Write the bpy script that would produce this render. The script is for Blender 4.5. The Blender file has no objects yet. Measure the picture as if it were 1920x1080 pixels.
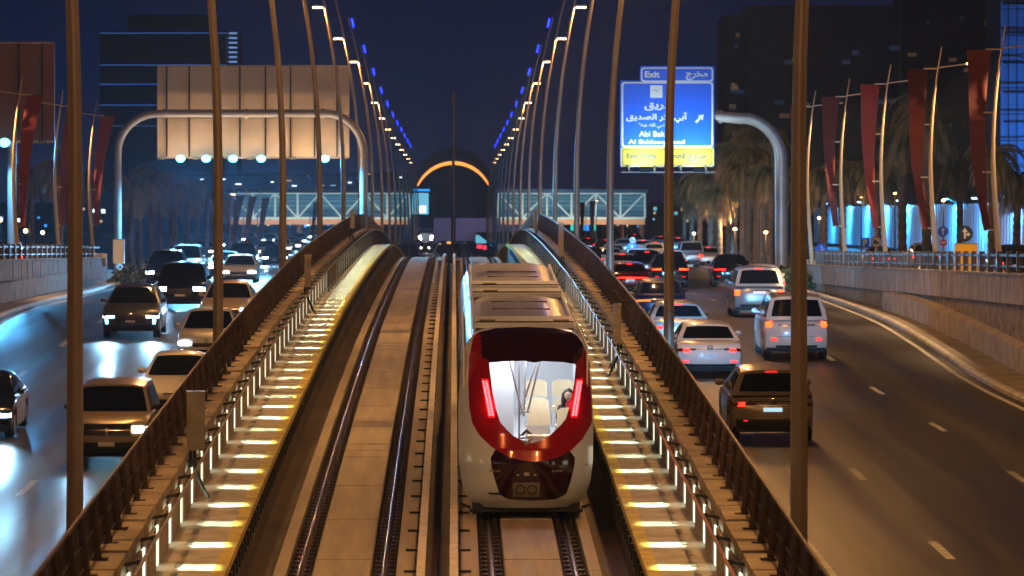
import bpy, math, random
from mathutils import Vector, Matrix
R = math.radians
random.seed(7)
sc = bpy.context.scene
col = sc.collection
F = 8000.0        # focal length in pixels of the 1920 px wide picture
CX, CY = 852.0, 405.0
CZ = 3.6          # camera height above the far carriageway

# ---------------------------------------------------------------- camera
cd = bpy.data.cameras.new('camera')
cam = bpy.data.objects.new('camera', cd); col.objects.link(cam)
cam.location = (0, 0, CZ); cam.rotation_euler = (R(90), 0, 0)
cd.sensor_width = 36; cd.lens = F / 1920 * 36
cd.shift_x = (960 - CX) / 1920; cd.shift_y = -(540 - CY) / 1920
cd.clip_start = 1; cd.clip_end = 6000
cd.dof.use_dof = True; cd.dof.focus_distance = 95; cd.dof.aperture_fstop = 4.0
sc.camera = cam
# ---------------------------------------------------------------- night sky
world = bpy.data.worlds.new('World'); sc.world = world; world.use_nodes = True
nt = world.node_tree; nt.nodes.clear()
wo = nt.nodes.new('ShaderNodeOutputWorld'); bg = nt.nodes.new('ShaderNodeBackground')
tc = nt.nodes.new('ShaderNodeTexCoord'); sx = nt.nodes.new('ShaderNodeSeparateXYZ'); rp = nt.nodes.new('ShaderNodeValToRGB')
nt.links.new(tc.outputs['Generated'], sx.inputs[0]); nt.links.new(sx.outputs['Z'], rp.inputs[0])
nt.links.new(rp.outputs[0], bg.inputs[0]); nt.links.new(bg.outputs[0], wo.inputs[0])
e = rp.color_ramp.elements
e[0].position = 0.0; e[0].color = (0.014, 0.013, 0.042, 1)
e[1].position = 0.03; e[1].color = (0.0018, 0.0075, 0.038, 1)
x = e.new(0.06); x.color = (0.0003, 0.0046, 0.028, 1)
x = e.new(0.5); x.color = (0.0006, 0.002, 0.009, 1)
bg.inputs[1].default_value = 1.0
sc.view_settings.view_transform = 'Standard'; sc.view_settings.look = 'None'
sc.view_settings.exposure = 0; sc.view_settings.gamma = 1
sc.cycles.use_denoising = True
sc.cycles.max_bounces = 6; sc.cycles.diffuse_bounces = 2; sc.cycles.glossy_bounces = 3
sc.cycles.transparent_max_bounces = 12; sc.cycles.volume_bounces = 0
sc.cycles.sample_clamp_indirect = 6; sc.cycles.use_light_tree = True
sc.cycles.caustics_reflective = False; sc.cycles.caustics_refractive = False
WARM = (1.0, 0.47, 0.12)
COOL = (0.30, 0.66, 1.0)
CYAN = (0.10, 0.55, 1.0)

# ---------------------------------------------------------------- helpers
def lerp(a, b, t): return a + (b - a) * t
def tab(T):
    def f(v):
        if v <= T[0][0]:
            (a, b), (c, d) = T[0], T[1]
            return b + (v - a) * (d - b) / (c - a)
        for (a, b), (c, d) in zip(T, T[1:]):
            if v <= c: return b + (v - a) * (d - b) / (c - a)
        return T[-1][1]
    def g(v):  # light smoothing
        return (f(v - 7) + 2 * f(v) + f(v + 7)) / 4 if v > 20 else f(v)
    return g
def px2(px, P): return ((px - CX) / P, F / P)

def newmat(name):
    m = bpy.data.materials.new(name); m.use_nodes = True
    return m, m.node_tree, m.node_tree.nodes['Principled BSDF']
def mat(name, c, rough=0.6, metal=0.0, var=0.0, vs=1.0, bump=0.0, bs=8.0, coat=0.0, rvar=0.0, stretch=None, spec=0.5, dirt=None):
    m, t, b = newmat(name)
    b.inputs['Base Color'].default_value = (*c, 1); b.inputs['Roughness'].default_value = rough
    b.inputs['Metallic'].default_value = metal; b.inputs['Coat Weight'].default_value = coat
    b.inputs['Specular IOR Level'].default_value = spec
    if var or bump or rvar:
        g = t.nodes.new('ShaderNodeNewGeometry'); mp = t.nodes.new('ShaderNodeMapping')
        t.links.new(g.outputs['Position'], mp.inputs[0])
        if stretch: mp.inputs['Scale'].default_value = stretch
        n = t.nodes.new('ShaderNodeTexNoise'); n.inputs['Scale'].default_value = vs; n.inputs['Detail'].default_value = 6
        t.links.new(mp.outputs[0], n.inputs[0])
    if var:
        r = t.nodes.new('ShaderNodeValToRGB'); t.links.new(n.outputs[0], r.inputs[0])
        r.color_ramp.elements[0].position = .3; r.color_ramp.elements[1].position = .7
        lo = dirt if dirt else tuple(v * (1 - var) for v in c)
        r.color_ramp.elements[0].color = (*lo, 1)
        r.color_ramp.elements[1].color = (*[min(1, v * (1 + var)) for v in c], 1)
        t.links.new(r.outputs[0], b.inputs['Base Color'])
    if rvar:
        mr = t.nodes.new('ShaderNodeMapRange'); t.links.new(n.outputs[0], mr.inputs[0])
        mr.inputs[1].default_value = .35; mr.inputs[2].default_value = .65
        mr.inputs[3].default_value = rough - rvar; mr.inputs[4].default_value = rough + rvar
        t.links.new(mr.outputs[0], b.inputs['Roughness'])
    if bump:
        n2 = t.nodes.new('ShaderNodeTexNoise'); n2.inputs['Scale'].default_value = bs; n2.inputs['Detail'].default_value = 5
        t.links.new(mp.outputs[0], n2.inputs[0])
        bp = t.nodes.new('ShaderNodeBump'); bp.inputs['Strength'].default_value = bump; bp.inputs['Distance'].default_value = .03
        t.links.new(n2.outputs[0], bp.inputs['Height']); t.links.new(bp.outputs[0], b.inputs['Normal'])
    return m
def emis(name, c, s):
    m, t, b = newmat(name)
    b.inputs['Base Color'].default_value = (*c, 1); b.inputs['Roughness'].default_value = .4
    b.inputs['Emission Color'].default_value = (*c, 1); b.inputs['Emission Strength'].default_value = s
    return m
def glassy(name, tint=(1, 1, 1), refl=0.08):
    m = bpy.data.materials.new(name); m.use_nodes = True; t = m.node_tree; t.nodes.clear()
    o = t.nodes.new('ShaderNodeOutputMaterial'); mx = t.nodes.new('ShaderNodeMixShader')
    tr = t.nodes.new('ShaderNodeBsdfTransparent'); gl = t.nodes.new('ShaderNodeBsdfGlossy')
    tr.inputs[0].default_value = (*tint, 1); gl.inputs['Roughness'].default_value = .04
    mx.inputs[0].default_value = refl
    t.links.new(tr.outputs[0], mx.inputs[1]); t.links.new(gl.outputs[0], mx.inputs[2]); t.links.new(mx.outputs[0], o.inputs[0])
    return m

M = {}
def asphalt():
    m, t, b = newmat('asphalt'); N_ = t.nodes.new; L_ = t.links.new
    g = N_('ShaderNodeNewGeometry')
    def noise(sc_, st, det=5):
        mp = N_('ShaderNodeMapping'); mp.inputs['Scale'].default_value = st; L_(g.outputs['Position'], mp.inputs[0])
        n = N_('ShaderNodeTexNoise'); n.inputs['Scale'].default_value = sc_; n.inputs['Detail'].default_value = det; L_(mp.outputs[0], n.inputs[0]); return n.outputs[0]
    def ramp(v, a, ca, c, cc):
        r = N_('ShaderNodeValToRGB'); r.color_ramp.elements[0].position = a; r.color_ramp.elements[1].position = c
        r.color_ramp.elements[0].color = (*ca, 1); r.color_ramp.elements[1].color = (*cc, 1); L_(v, r.inputs[0]); return r.outputs[0]
    def mul(a, b_, f=1.0):
        x = N_('ShaderNodeMix'); x.data_type = 'RGBA'; x.blend_type = 'MULTIPLY'; x.inputs[0].default_value = f
        L_(a, x.inputs[6]); L_(b_, x.inputs[7]); return x.outputs[2]
    c1 = ramp(noise(.25, (1, .25, 1)), .3, (.019, .018, .017), .7, (.037, .034, .031))
    tracks = ramp(noise(.9, (1, .012, 1), 2), .38, (.55, .55, .55), .62, (1.15, 1.12, 1.1))
    patch = ramp(noise(.10, (1.6, .35, 1), 1), .56, (1, 1, 1), .575, (.72, .72, .74))
    grit = ramp(noise(28, (1, 1, 1), 2), .3, (.7, .7, .7), .7, (1.25, 1.25, 1.25))
    L_(mul(mul(mul(c1, tracks), patch), grit), b.inputs['Base Color'])
    mr = N_('ShaderNodeMapRange'); L_(noise(.9, (1, .012, 1), 2), mr.inputs[0]); mr.inputs[1].default_value = .35; mr.inputs[2].default_value = .65; mr.inputs[3].default_value = .30; mr.inputs[4].default_value = .50
    L_(mr.outputs[0], b.inputs['Roughness'])
    bp = N_('ShaderNodeBump'); bp.inputs['Strength'].default_value = .5; bp.inputs['Distance'].default_value = .02; L_(noise(11, (1, 1, 1)), bp.inputs['Height']); L_(bp.outputs[0], b.inputs['Normal'])
    b.inputs['Specular IOR Level'].default_value = .6
    return m
M['asphalt'] = asphalt()
M['asphalt2'] = mat('asphalt_side', (.05, .05, .05), .6, var=.2, vs=.3)
M['paint'] = mat('road_paint', (.42, .42, .40), .6, var=.35, vs=3)
M['kerb'] = mat('kerb_white', (.42, .41, .39), .6, var=.3, vs=1.2, bump=.2)
M['apron'] = mat('apron_concrete', (.20, .17, .14), .8, var=.35, vs=.8, bump=.4)
M['soil'] = mat('soil', (.07, .06, .045), .95, var=.4, vs=.5, bump=.5)
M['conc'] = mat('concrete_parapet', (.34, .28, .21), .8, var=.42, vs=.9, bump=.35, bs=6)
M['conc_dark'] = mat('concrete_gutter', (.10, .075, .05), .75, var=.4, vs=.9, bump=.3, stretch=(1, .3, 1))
M['slab'] = mat('track_slab', (.44, .385, .31), .72, var=.18, vs=2.2, bump=.3, stretch=(1.6, .10, 1), rvar=.10, dirt=(.31, .26, .20))
M['ribbed'] = mat('ribbed_panel', (.34, .29, .23), .8, var=.3, vs=1.4, bump=.3)
M['stonew'] = mat('rough_stone', (.24, .19, .13), .95, var=.5, vs=3.0, bump=1.0, bs=5)
M['walk'] = mat('walkway_grating', (.40, .37, .31), .7, var=.34, vs=1.8, bump=.2)
M['yellow'] = mat('yellow_paint', (.52, .40, .06), .7, var=.4, vs=2.5, dirt=(.35, .26, .06))
M['darkgap'] = mat('dark_gap', (.025, .022, .018), .9)
M['rail'] = mat('rail_steel', (.10, .085, .085), .22, .9, var=.25, vs=2)
M['railside'] = mat('rail_side_rust', (.045, .025, .016), .75, .2, var=.3, vs=4)
M['clip'] = mat('rail_clip', (.055, .042, .035), .38, .7)
M['fasten'] = mat('black_fastening', (.02, .018, .016), .55, .3)
M['third'] = mat('cover_board', (.78, .72, .62), .55, var=.15, vs=2)
M['mesh'] = mat('brown_steel', (.075, .05, .035), .55, .5, var=.35, vs=4)
M['galv'] = mat('galvanised', (.32, .29, .25), .45, .7, var=.2, vs=3)
M['pole'] = mat('pole_paint', (.36, .30, .23), .42, .35, var=.12, vs=1.2)
M['pipe'] = mat('pipe_grey', (.42, .38, .34), .45, .3, var=.15, vs=1)
M['boardback'] = mat('board_back', (.76, .64, .46), .6, .0, var=.1, vs=.6)
M['boardred'] = mat('board_back_brown', (.17, .075, .06), .6, .0, var=.1, vs=.6)
M['banner'] = mat('red_banner', (.22, .022, .014), .75, var=.15, vs=.8)
M['banner2'] = mat('dull_red_banner', (.12, .016, .012), .75, var=.15, vs=.8)
M['bannerpole'] = mat('banner_pole', (.50, .38, .24), .45, .3)
M['dark'] = mat('dark_metal', (.02, .02, .022), .5, .3)
M['black'] = mat('black_rubber', (.012, .012, .012), .7)
M['chrome'] = mat('chrome', (.7, .68, .64), .15, 1)
M['carglass'] = mat('car_glass', (.006, .008, .011), .06, 0, spec=.7)
M['trim'] = mat('car_trim', (.02, .02, .02), .5)
M['rim'] = mat('wheel_rim', (.4, .4, .4), .3, .9)
M['plate'] = mat('number_plate', (.75, .75, .72), .5)
M['plate_lit'] = emis('number_plate_lit', (.45, .8, 1.0), .9)
M['tail'] = emis('tail_lamp', (1, .018, .010), 5)
M['tail_dim'] = emis('tail_lamp_dim', (.8, .02, .015), 1.5)
M['tail_or'] = emis('tail_lamp_orange', (1, .06, .008), 6)
M['head'] = emis('head_lamp', (.6, .82, 1.0), 60)
M['head_warm'] = emis('head_lamp_warm', (1.0, .86, .62), 25)
M['drl'] = emis('running_lamp', (.35, .75, 1.0), 14)
M['lampwarm'] = emis('street_lamp_lens', (1, .62, .28), 14)
M['accent'] = emis('blue_accent', (.008, .022, 1.0), 9)
M['frond'] = mat('palm_frond', (.13, .11, .045), .6, var=.4, vs=1.5)
M['frond_dry'] = mat('palm_frond_dry', (.26, .17, .08), .7, var=.4, vs=1.5)
M['trunk'] = mat('palm_trunk', (.13, .09, .06), .9, var=.4, vs=4, bump=.8, bs=6)
M['hedge'] = mat('hedge_leaf', (.035, .06, .018), .7, var=.4, vs=3)

def tag(o, label=None, cat=None, group=None, kind=None):
    if label: o['label'] = label
    if cat: o['category'] = cat
    if group: o['group'] = group
    if kind: o['kind'] = kind
    return o
def empty(name, loc=(0, 0, 0), rot=(0, 0, 0), **k):
    o = bpy.data.objects.new(name, None); col.objects.link(o); o.location = loc; o.rotation_euler = rot
    return tag(o, **k)
class MB:
    def __init__(s): s.v = []; s.f = []
    def add(s, vs, fs):
        n = len(s.v); s.v += [tuple(p) for p in vs]; s.f += [tuple(i + n for i in q) for q in fs]; return s
    def box(s, x0, x1, y0, y1, z0, z1):
        return s.add([(x0, y0, z0), (x1, y0, z0), (x1, y1, z0), (x0, y1, z0), (x0, y0, z1), (x1, y0, z1), (x1, y1, z1), (x0, y1, z1)],
                     [(0, 3, 2, 1), (4, 5, 6, 7), (0, 1, 5, 4), (1, 2, 6, 5), (2, 3, 7, 6), (3, 0, 4, 7)])
    def cbox(s, c, sx_, sy_, sz_): return s.box(c[0] - sx_ / 2, c[0] + sx_ / 2, c[1] - sy_ / 2, c[1] + sy_ / 2, c[2] - sz_ / 2, c[2] + sz_ / 2)
    def tube(s, pts, r, n=8, cap=True):
        pts = [Vector(p) for p in pts]; rr = r if isinstance(r, (list, tuple)) else [r] * len(pts)
        rings = []; up = None
        for i, p in enumerate(pts):
            t = (pts[min(i + 1, len(pts) - 1)] - pts[max(i - 1, 0)]).normalized()
            if up is None:
                up = Vector((0, 0, 1)) if abs(t.z) < .9 else Vector((0, 1, 0))
            a = t.cross(up).normalized(); b = a.cross(t).normalized(); up = b
            rings.append([p + (a * math.cos(2 * math.pi * k / n) + b * math.sin(2 * math.pi * k / n)) * rr[i] for k in range(n)])
        vs = [q for rg in rings for q in rg]; fs = []
        for i in range(len(pts) - 1):
            for k in range(n):
                fs.append((i * n + k, i * n + (k + 1) % n, (i + 1) * n + (k + 1) % n, (i + 1) * n + k))
        if cap: fs += [tuple(range(n))[::-1], tuple((len(pts) - 1) * n + k for k in range(n))]
        return s.add(vs, fs)
    def bar(s, a, b, w, h=None):
        a = Vector(a); b = Vector(b); h = h or w; t = (b - a).normalized()
        u = Vector((0, 0, 1)) if abs(t.z) < .95 else Vector((0, 1, 0))
        p = t.cross(u).normalized() * w / 2; q = p.cross(t).normalized() * h / 2
        vs = [a - p - q, a + p - q, a + p + q, a - p + q, b - p - q, b + p - q, b + p + q, b - p + q]
        return s.add(vs, [(0, 1, 2, 3), (7, 6, 5, 4), (0, 4, 5, 1), (1, 5, 6, 2), (2, 6, 7, 3), (3, 7, 4, 0)])
    def sphere(s, c, r, n=10, m=7, sz=1):
        vs = []; fs = []
        for i in range(m + 1):
            t = math.pi * i / m
            for k in range(n):
                a = 2 * math.pi * k / n
                vs.append((c[0] + r * math.sin(t) * math.cos(a), c[1] + r * math.sin(t) * math.sin(a), c[2] + r * sz * math.cos(t)))
        for i in range(m):
            for k in range(n): fs.append((i * n + k, (i + 1) * n + k, (i + 1) * n + (k + 1) % n, i * n + (k + 1) % n))
        return s.add(vs, fs)
    def sweep(s, prof, xf, zf, ds, closed=True, cap=True):
        """cross-section [(x,z)] swept along y with x offset xf(y) and height zf(y)"""
        n = len(prof); vs = []; fs = []
        for d in ds:
            ox, oz = xf(d), zf(d)
            vs += [(ox + x, d, oz + z) for x, z in prof]
        for i in range(len(ds) - 1):
            for k in range(n if closed else n - 1):
                fs.append((i * n + k, i * n + (k + 1) % n, (i + 1) * n + (k + 1) % n, (i + 1) * n + k))
        if closed and cap: fs += [tuple(range(n))[::-1], tuple((len(ds) - 1) * n + k for k in range(n))]
        return s.add(vs, fs)
    def prism(s, poly, y0, y1):
        """polygon in x,z extruded along y"""
        n = len(poly)
        vs = [(x, y0, z) for x, z in poly] + [(x, y1, z) for x, z in poly]
        fs = [tuple(range(n)), tuple(range(n, 2 * n))[::-1]] + [(k, k + n, (k + 1) % n + n, (k + 1) % n) for k in range(n)]
        return s.add(vs, fs)
    def grid(s, fn, nu, nv, off=0.0, u0=0., u1=1., v0=0., v1=1.):
        P = [[Vector(fn(lerp(u0, u1, i / nu), lerp(v0, v1, j / nv))) for j in range(nv + 1)] for i in range(nu + 1)]
        if off:
            Q = []
            for i in range(nu + 1):
                row = []
                for j in range(nv + 1):
                    a = P[min(i + 1, nu)][j] - P[max(i - 1, 0)][j]; b = P[i][min(j + 1, nv)] - P[i][max(j - 1, 0)]
                    nn = a.cross(b)
                    row.append(P[i][j] + (nn.normalized() * off if nn.length > 1e-9 else Vector()))
                Q.append(row)
            P = Q
        vs = [p for r_ in P for p in r_]
        fs = [(i * (nv + 1) + j, (i + 1) * (nv + 1) + j, (i + 1) * (nv + 1) + j + 1, i * (nv + 1) + j + 1) for i in range(nu) for j in range(nv)]
        return s.add(vs, fs)
    def build(s, name, m, parent=None, smooth=False, angle=40, **k):
        me = bpy.data.meshes.new(name); me.from_pydata(s.v, [], s.f); me.update()
        if isinstance(m, str): m = M[m]
        me.materials.append(m)
        if smooth:
            me.polygons.foreach_set('use_smooth', [True] * len(me.polygons))
            me.set_sharp_from_angle(angle=R(angle))
        o = bpy.data.objects.new(name, me); col.objects.link(o)
        if parent: o.parent = parent
        return tag(o, **k)
def copy_tree(o, parent=None):
    c = o.copy(); col.objects.link(c); c.parent = parent
    for ch in KIDS(o): copy_tree(ch, c)
    return c
def KIDS(o): return [q for q in o.children]
def light(kind, loc, energy, color, parent=None, aim=None, **k):
    L = bpy.data.lights.new('lamp_or_fill_light', kind); L.energy = energy; L.color = color
    for a, b in k.items(): setattr(L, a, b)
    o = bpy.data.objects.new('lamp_or_fill_light', L); col.objects.link(o); o.location = loc
    if aim is not None: o.rotation_euler = Vector(aim).to_track_quat('-Z', 'Y').to_euler()
    if parent: o.parent = parent
    return o
# arabic letters: (isolated, final, initial, medial) presentation forms
_A = {'ا': (0xfe8d, 0xfe8e), 'أ': (0xfe83, 0xfe84), 'د': (0xfea9, 0xfeaa), 'ر': (0xfead, 0xfeae), 'و': (0xfeed, 0xfeee)}
for ch_, b_ in (('ب', 0xfe8f), ('ج', 0xfe9d), ('خ', 0xfea5), ('ص', 0xfeb9), ('ض', 0xfebd), ('ط', 0xfec1), ('ع', 0xfec9), ('ف', 0xfed1),
                ('ق', 0xfed5), ('ك', 0xfed9), ('ل', 0xfedd), ('م', 0xfee1), ('ن', 0xfee5), ('ه', 0xfee9), ('ي', 0xfef1)):
    _A[ch_] = (b_, b_ + 1, b_ + 2, b_ + 3)
def arabic(s):
    out = []
    for i, c in enumerate(s):
        if c not in _A: out.append(c); continue
        prev = i > 0 and s[i - 1] in _A and len(_A[s[i - 1]]) == 4
        nxt = i < len(s) - 1 and s[i + 1] in _A and len(_A[c]) == 4
        out.append(chr(_A[c][3 if prev and nxt else 1 if prev else 2 if nxt else 0]))
    return ''.join(out[::-1])
def text_mesh(mb, s, x0, x1, zc, y, h=None, bold=0.0):
    """flat letters facing -y, fitted between x0 and x1, centred on zc"""
    c = bpy.data.curves.new('t', 'FONT'); c.body = s; c.offset = bold; c.resolution_u = 3
    o = bpy.data.objects.new('t', c); col.objects.link(o)
    dg = bpy.context.evaluated_depsgraph_get(); me = o.evaluated_get(dg).to_mesh()
    xs = [v.co.x for v in me.vertices]; ys = [v.co.y for v in me.vertices]
    k = (x1 - x0) / (max(xs) - min(xs)); ky = k if h is None else h / (max(ys) - min(ys)); ym = (max(ys) + min(ys)) / 2
    mb.add([(x0 + (v.co.x - min(xs)) * k, y, zc + (v.co.y - ym) * ky) for v in me.vertices], [tuple(p.vertices) for p in me.polygons])
    bpy.data.objects.remove(o)
NTH = ['nearest', 'second', 'third', 'fourth', 'fifth', 'sixth', 'seventh', 'eighth', 'ninth', 'tenth', 'eleventh', 'twelfth', 'thirteenth',
       'fourteenth', 'fifteenth', 'sixteenth', 'seventeenth', 'eighteenth', 'nineteenth', 'twentieth']
def nth(i): return NTH[i] if i < 20 else 'far'

# ---------------------------------------------------------------- profiles of the place (depth below the eye)
_ht = tab([(20, 8.86), (60, 7.08), (72, 6.55), (85, 5.97), (100, 5.38), (119, 4.72), (148, 3.88), (180, 3.28), (207, 2.86), (235, 2.54), (255, 2.47), (275, 2.65), (300, 3.15), (340, 4.3), (400, 5.3), (500, 5.8), (1200, 5.8)])
def zt(d): return CZ - _ht(d)                    # top of the track slab
_hl = tab([(60, 6.8), (73, 6.32), (94, 5.7), (140, 4.04), (160, 3.56), (222, 3.5), (260, 3.6), (3000, 3.6)])
_hr = tab([(60, 5.8), (70, 5.48), (92, 4.95), (118, 4.5), (125, 4.2), (149, 3.72), (180, 3.6), (3000, 3.6)])
def zl(d): return CZ - _hl(d)
def zr(d): return CZ - _hr(d)
_ws = tab([(60, 1.18), (119, 1.67), (190, 2.26), (300, 2.85), (3000, 2.85)])
_wsl = tab([(60, 0.95), (170, 1.79), (217, 2.17), (300, 2.85), (3000, 2.85)])
def zwt(d): return CZ - _ws(d)                   # wall top, right
def zwl(d): return CZ - _wsl(d)
def zsr(d): return zwt(d) - .75                  # side road, right
def zsl(d): return zwl(d) - .75
XC = -0.3
_xs = tab([(0, 0), (450, 0), (560, -.8), (667, -2.6), (900, -2.6)])
def xc(d): return XC
def xleft(d): return XC + _xs(d)      # the left track swings out where the walkways end
kr = tab([(40, 14.2), (119, 14.3), (150, 15.2), (190, 16.2), (240, 17), (3000, 17)])
kl = tab([(40, 16.2), (154, 16.4), (235, 17), (3000, 17)])
wr = tab([(40, 15.6), (119, 15.8), (150, 16.3), (201, 16.9), (3000, 17)])
wl = tab([(40, 17.8), (170, 18.0), (217, 18.3), (3000, 18.3)])
def rng(a, b, near=2.0):
    out = []; d = a
    while d < b:
        out.append(d); d += near if d < 330 else (12 if d < 900 else 150)
    return out + [b]
NEAR = 38
DS = rng(NEAR, 1150)
DL = rng(NEAR, 3000)
DSW = rng(NEAR, 480)

# ---------------------------------------------------------------- setting: roads, kerbs, verges, ground
def sheet(name, xa, xb, zf, ds, m, **k):
    mb = MB(); vs = []; fs = []
    for d in ds: vs += [(xa(d), d, zf(d)), (xb(d), d, zf(d))]
    for i in range(len(ds) - 1): fs.append((2 * i, 2 * i + 1, 2 * i + 3, 2 * i + 2))
    return mb.add(vs, fs).build(name, m, kind='structure', **k)
sheet('road_left', lambda d: -kl(d), lambda d: -5.0, zl, DL, 'asphalt')
sheet('road_right', lambda d: 4.6, lambda d: kr(d), zr, DL, 'asphalt')
g = MB()
for d in DL: pass
def ground(name, side, kf, wf, zroad, zside):
    mb = MB(); vs = []; fs = []
    ds = rng(200, 3000, 6)
    for d in ds:
        z0 = zroad(d) + .02; z1 = zside(d) - .0
        vs += [(side * kf(d), d, z0), (side * (kf(d) + .6), d, z0 + .1), (side * (wf(d) + .35), d, max(z1, z0))]
    for i in range(len(ds) - 1):
        for k in range(2): fs.append((3 * i + k, 3 * i + k + 1, 3 * i + k + 4, 3 * i + k + 3))
    mb.add(vs, fs).build(name, 'soil', kind='structure')
    mb = MB(); vs = []; fs = []
    for d in DL: vs += [(side * (wf(d) + .3), d, zside(d)), (side * 1500, d, zside(d))]
    for i in range(len(DL) - 1): fs.append((2 * i, 2 * i + 1, 2 * i + 3, 2 * i + 2))
    mb.add(vs, fs).build('service_road', 'asphalt2', kind='structure')
ground('verge_right', 1, kr, wr, zr, zsr)
ground('verge_left', -1, kl, wl, zl, zsl)
# kerbs (real step) and apron to the wall
def kerbline(name, side, kf, zf, wf, dend):
    MB().sweep([(0, -.02), (side * .20, -.02), (side * .20, .14), (side * .03, .14), (0, .10)], lambda d: side * kf(d), zf, rng(NEAR, 420, 3)).build(name, 'kerb', kind='structure')
    mb = MB(); vs = []; fs = []; ds = rng(NEAR, dend, 3)
    for d in ds: vs += [(side * (kf(d) + .20), d, zf(d) + .135), (side * (wf(d) + .1), d, zf(d) + .16)]
    for i in range(len(ds) - 1): fs.append((2 * i, 2 * i + 1, 2 * i + 3, 2 * i + 2))
    mb.add(vs, fs).build('apron', 'apron', kind='structure')
kerbline('kerb_right', 1, kr, zr, wr, 206)
kerbline('kerb_left', -1, kl, zl, wl, 222)
# painted markings
def marks(name, side, L, zf, dl, dash=2.6, w=.14, off=0):
    mb = MB()
    for a, b in dl:
        n = max(1, int((b - a) / 2)); vs = []; fs = []
        for i in range(n + 1):
            d = lerp(a, b, i / n); x = side * (L(d) if callable(L) else L)
            vs += [(x - w / 2, d, zf(d) + .006), (x + w / 2, d, zf(d) + .006)]
        for i in range(n): fs.append((2 * i, 2 * i + 1, 2 * i + 3, 2 * i + 2))
        mb.add(vs, fs)
    mb.build(name, 'paint', kind='structure')
def dser(first, step, ln, n): return [(first + i * step - ln / 2, first + i * step + ln / 2) for i in range(n)]
marks('lane_line_right_inner', 1, 8.0, zr, dser(84.7 - 14.6, 14.6, 2.7, 16), w=.16)
marks('lane_line_right_outer', 1, 11.1, zr, dser(112 - 28.2, 14.2, 3.0, 18), w=.16)
marks('lane_line_left_inner', -1, 9.1, zl, dser(62, 14.4, 3.4, 18), w=.16)
marks('lane_line_left_outer', -1, 12.6, zl, dser(66, 14.4, 3.4, 18), w=.16)
marks('edge_line_right', 1, lambda d: kr(d) - .35, zr, [(NEAR, 420)], w=.16)
marks('edge_line_left', -1, lambda d: kl(d) - .35, zl, [(NEAR, 420)], w=.18)
marks('edge_line_middle', 1, 5.9, zr, [(NEAR, 420)], w=.12)

# ---------------------------------------------------------------- viaduct: deck, tracks, walkways, parapets
def Dd(a, b, s=2.0): return rng(a, b, s)
# deck / gutter trough
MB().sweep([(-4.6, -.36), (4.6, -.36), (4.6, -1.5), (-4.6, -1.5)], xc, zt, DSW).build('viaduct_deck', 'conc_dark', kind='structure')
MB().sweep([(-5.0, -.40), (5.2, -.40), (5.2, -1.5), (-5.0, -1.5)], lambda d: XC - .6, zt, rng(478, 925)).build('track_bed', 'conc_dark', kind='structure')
def track(side, label):
    xc = xleft if side < 0 else globals()['xc']
    t = empty('rail_track', label=label, cat='rail track', group='metro tracks on the viaduct')
    c = side * 1.72
    # centre slab cut into panels with joints
    mb = MB(); d = NEAR
    rr = random.Random(3 + side)
    while d < 330:
        L = rr.choice([6.4, 6.4, 4.8, 1.6])
        mb.sweep([(c - .52, -.35), (c + .52, -.35), (c + .52, -.01), (c + .50, 0.012), (c - .50, 0.012), (c - .52, -.01)], xc, zt, [d, d + L / 2, d + L - .11])
        d += L
    mb.sweep([(c - .52, -.35), (c + .52, -.35), (c + .52, 0), (c - .52, 0)], xc, zt, rng(330, 1100))
    mb.build('slab', 'slab', t)
    mb = MB()
    for a, b in ((c + side * .98, c + side * 1.2), (c - side * .98, c - side * 1.30)):
        d = NEAR; a, b = min(a, b), max(a, b)
        while d < 330:
            mb.sweep([(a, -.36), (b, -.36), (b, 0.01), (a, 0.01)], xc, zt, [d, d + 3.2, d + 6.36]); d += 6.4
        mb.sweep([(a, -.36), (b, -.36), (b, 0), (a, 0)], xc, zt, rng(330, 1100))
    mb.build('plinth', 'slab', t)
    MB().sweep([(c - .98, -.34), (c + .98, -.34), (c + .98, -.13), (c - .98, -.13)], xc, zt, DS).build('rail_bed', 'darkgap', t)
    for s in (-1, 1):
        x = c + s * .7525
        mb = MB().sweep([(x - .07, -.12), (x + .07, -.12), (x + .07, -.10), (x + .012, -.08), (x + .012, -.02), (x + .034, -.005), (x + .034, .02), (x - .034, .02), (x - .034, -.005), (x - .012, -.02), (x - .012, -.08), (x - .07, -.10)], xc, zt, DS)
        o = mb.build('rail', 'railside', t)
        MB().sweep([(x - .031, .0205), (x + .031, .0205), (x + .026, .032), (x + .010, .036), (x - .010, .036), (x - .026, .032)], xc, zt, DS).build('running_surface', 'rail', o, smooth=True, angle=30)
    mb = MB(); d = NEAR + 5
    while d < 235:
        for s in (-1, 1):
            for q in (-1, 1):
                x = xc(d) + c + s * .7525 + q * .125; z = zt(d)
                mb.cbox((x, d, z - .10), .11, .20, .07)
                mb.cbox((x + q * .012, d, z - .03), .055, .085, .09)
        d += .62
    mb.build('rail_fastening', 'clip', t, kind='stuff')
    # third rail with its cover board and brackets
    x = side * .29
    MB().sweep([(x - .075, .20), (x + .075, .20), (x + .075, .235), (x - .075, .235)], xc, zt, DS).build('cover_board', 'third', t)
    MB().sweep([(x - .03, .08), (x + .03, .08), (x + .03, .17), (x - .03, .17)], xc, zt, DS).build('conductor_rail', 'rail', t)
    mb = MB(); d = NEAR + 4
    while d < 240:
        z = zt(d); X = xc(d)
        mb.box(X + x - .05, X + x + .05, d - .06, d + .06, z - .36, z + .08)
        mb.box(min(X + x, X + side * .60), max(X + x, X + side * .60), d - .08, d + .08, z + .0125, z + .05)
        mb.box(X + x - .09, X + x + .09, d - .05, d + .05, z + .15, z + .198)
        d += 3.1
    mb.build('bracket', 'fasten', t, kind='stuff')
    return t
track(-1, 'empty left hand metro track with beige slabs and two steel rails')
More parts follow.
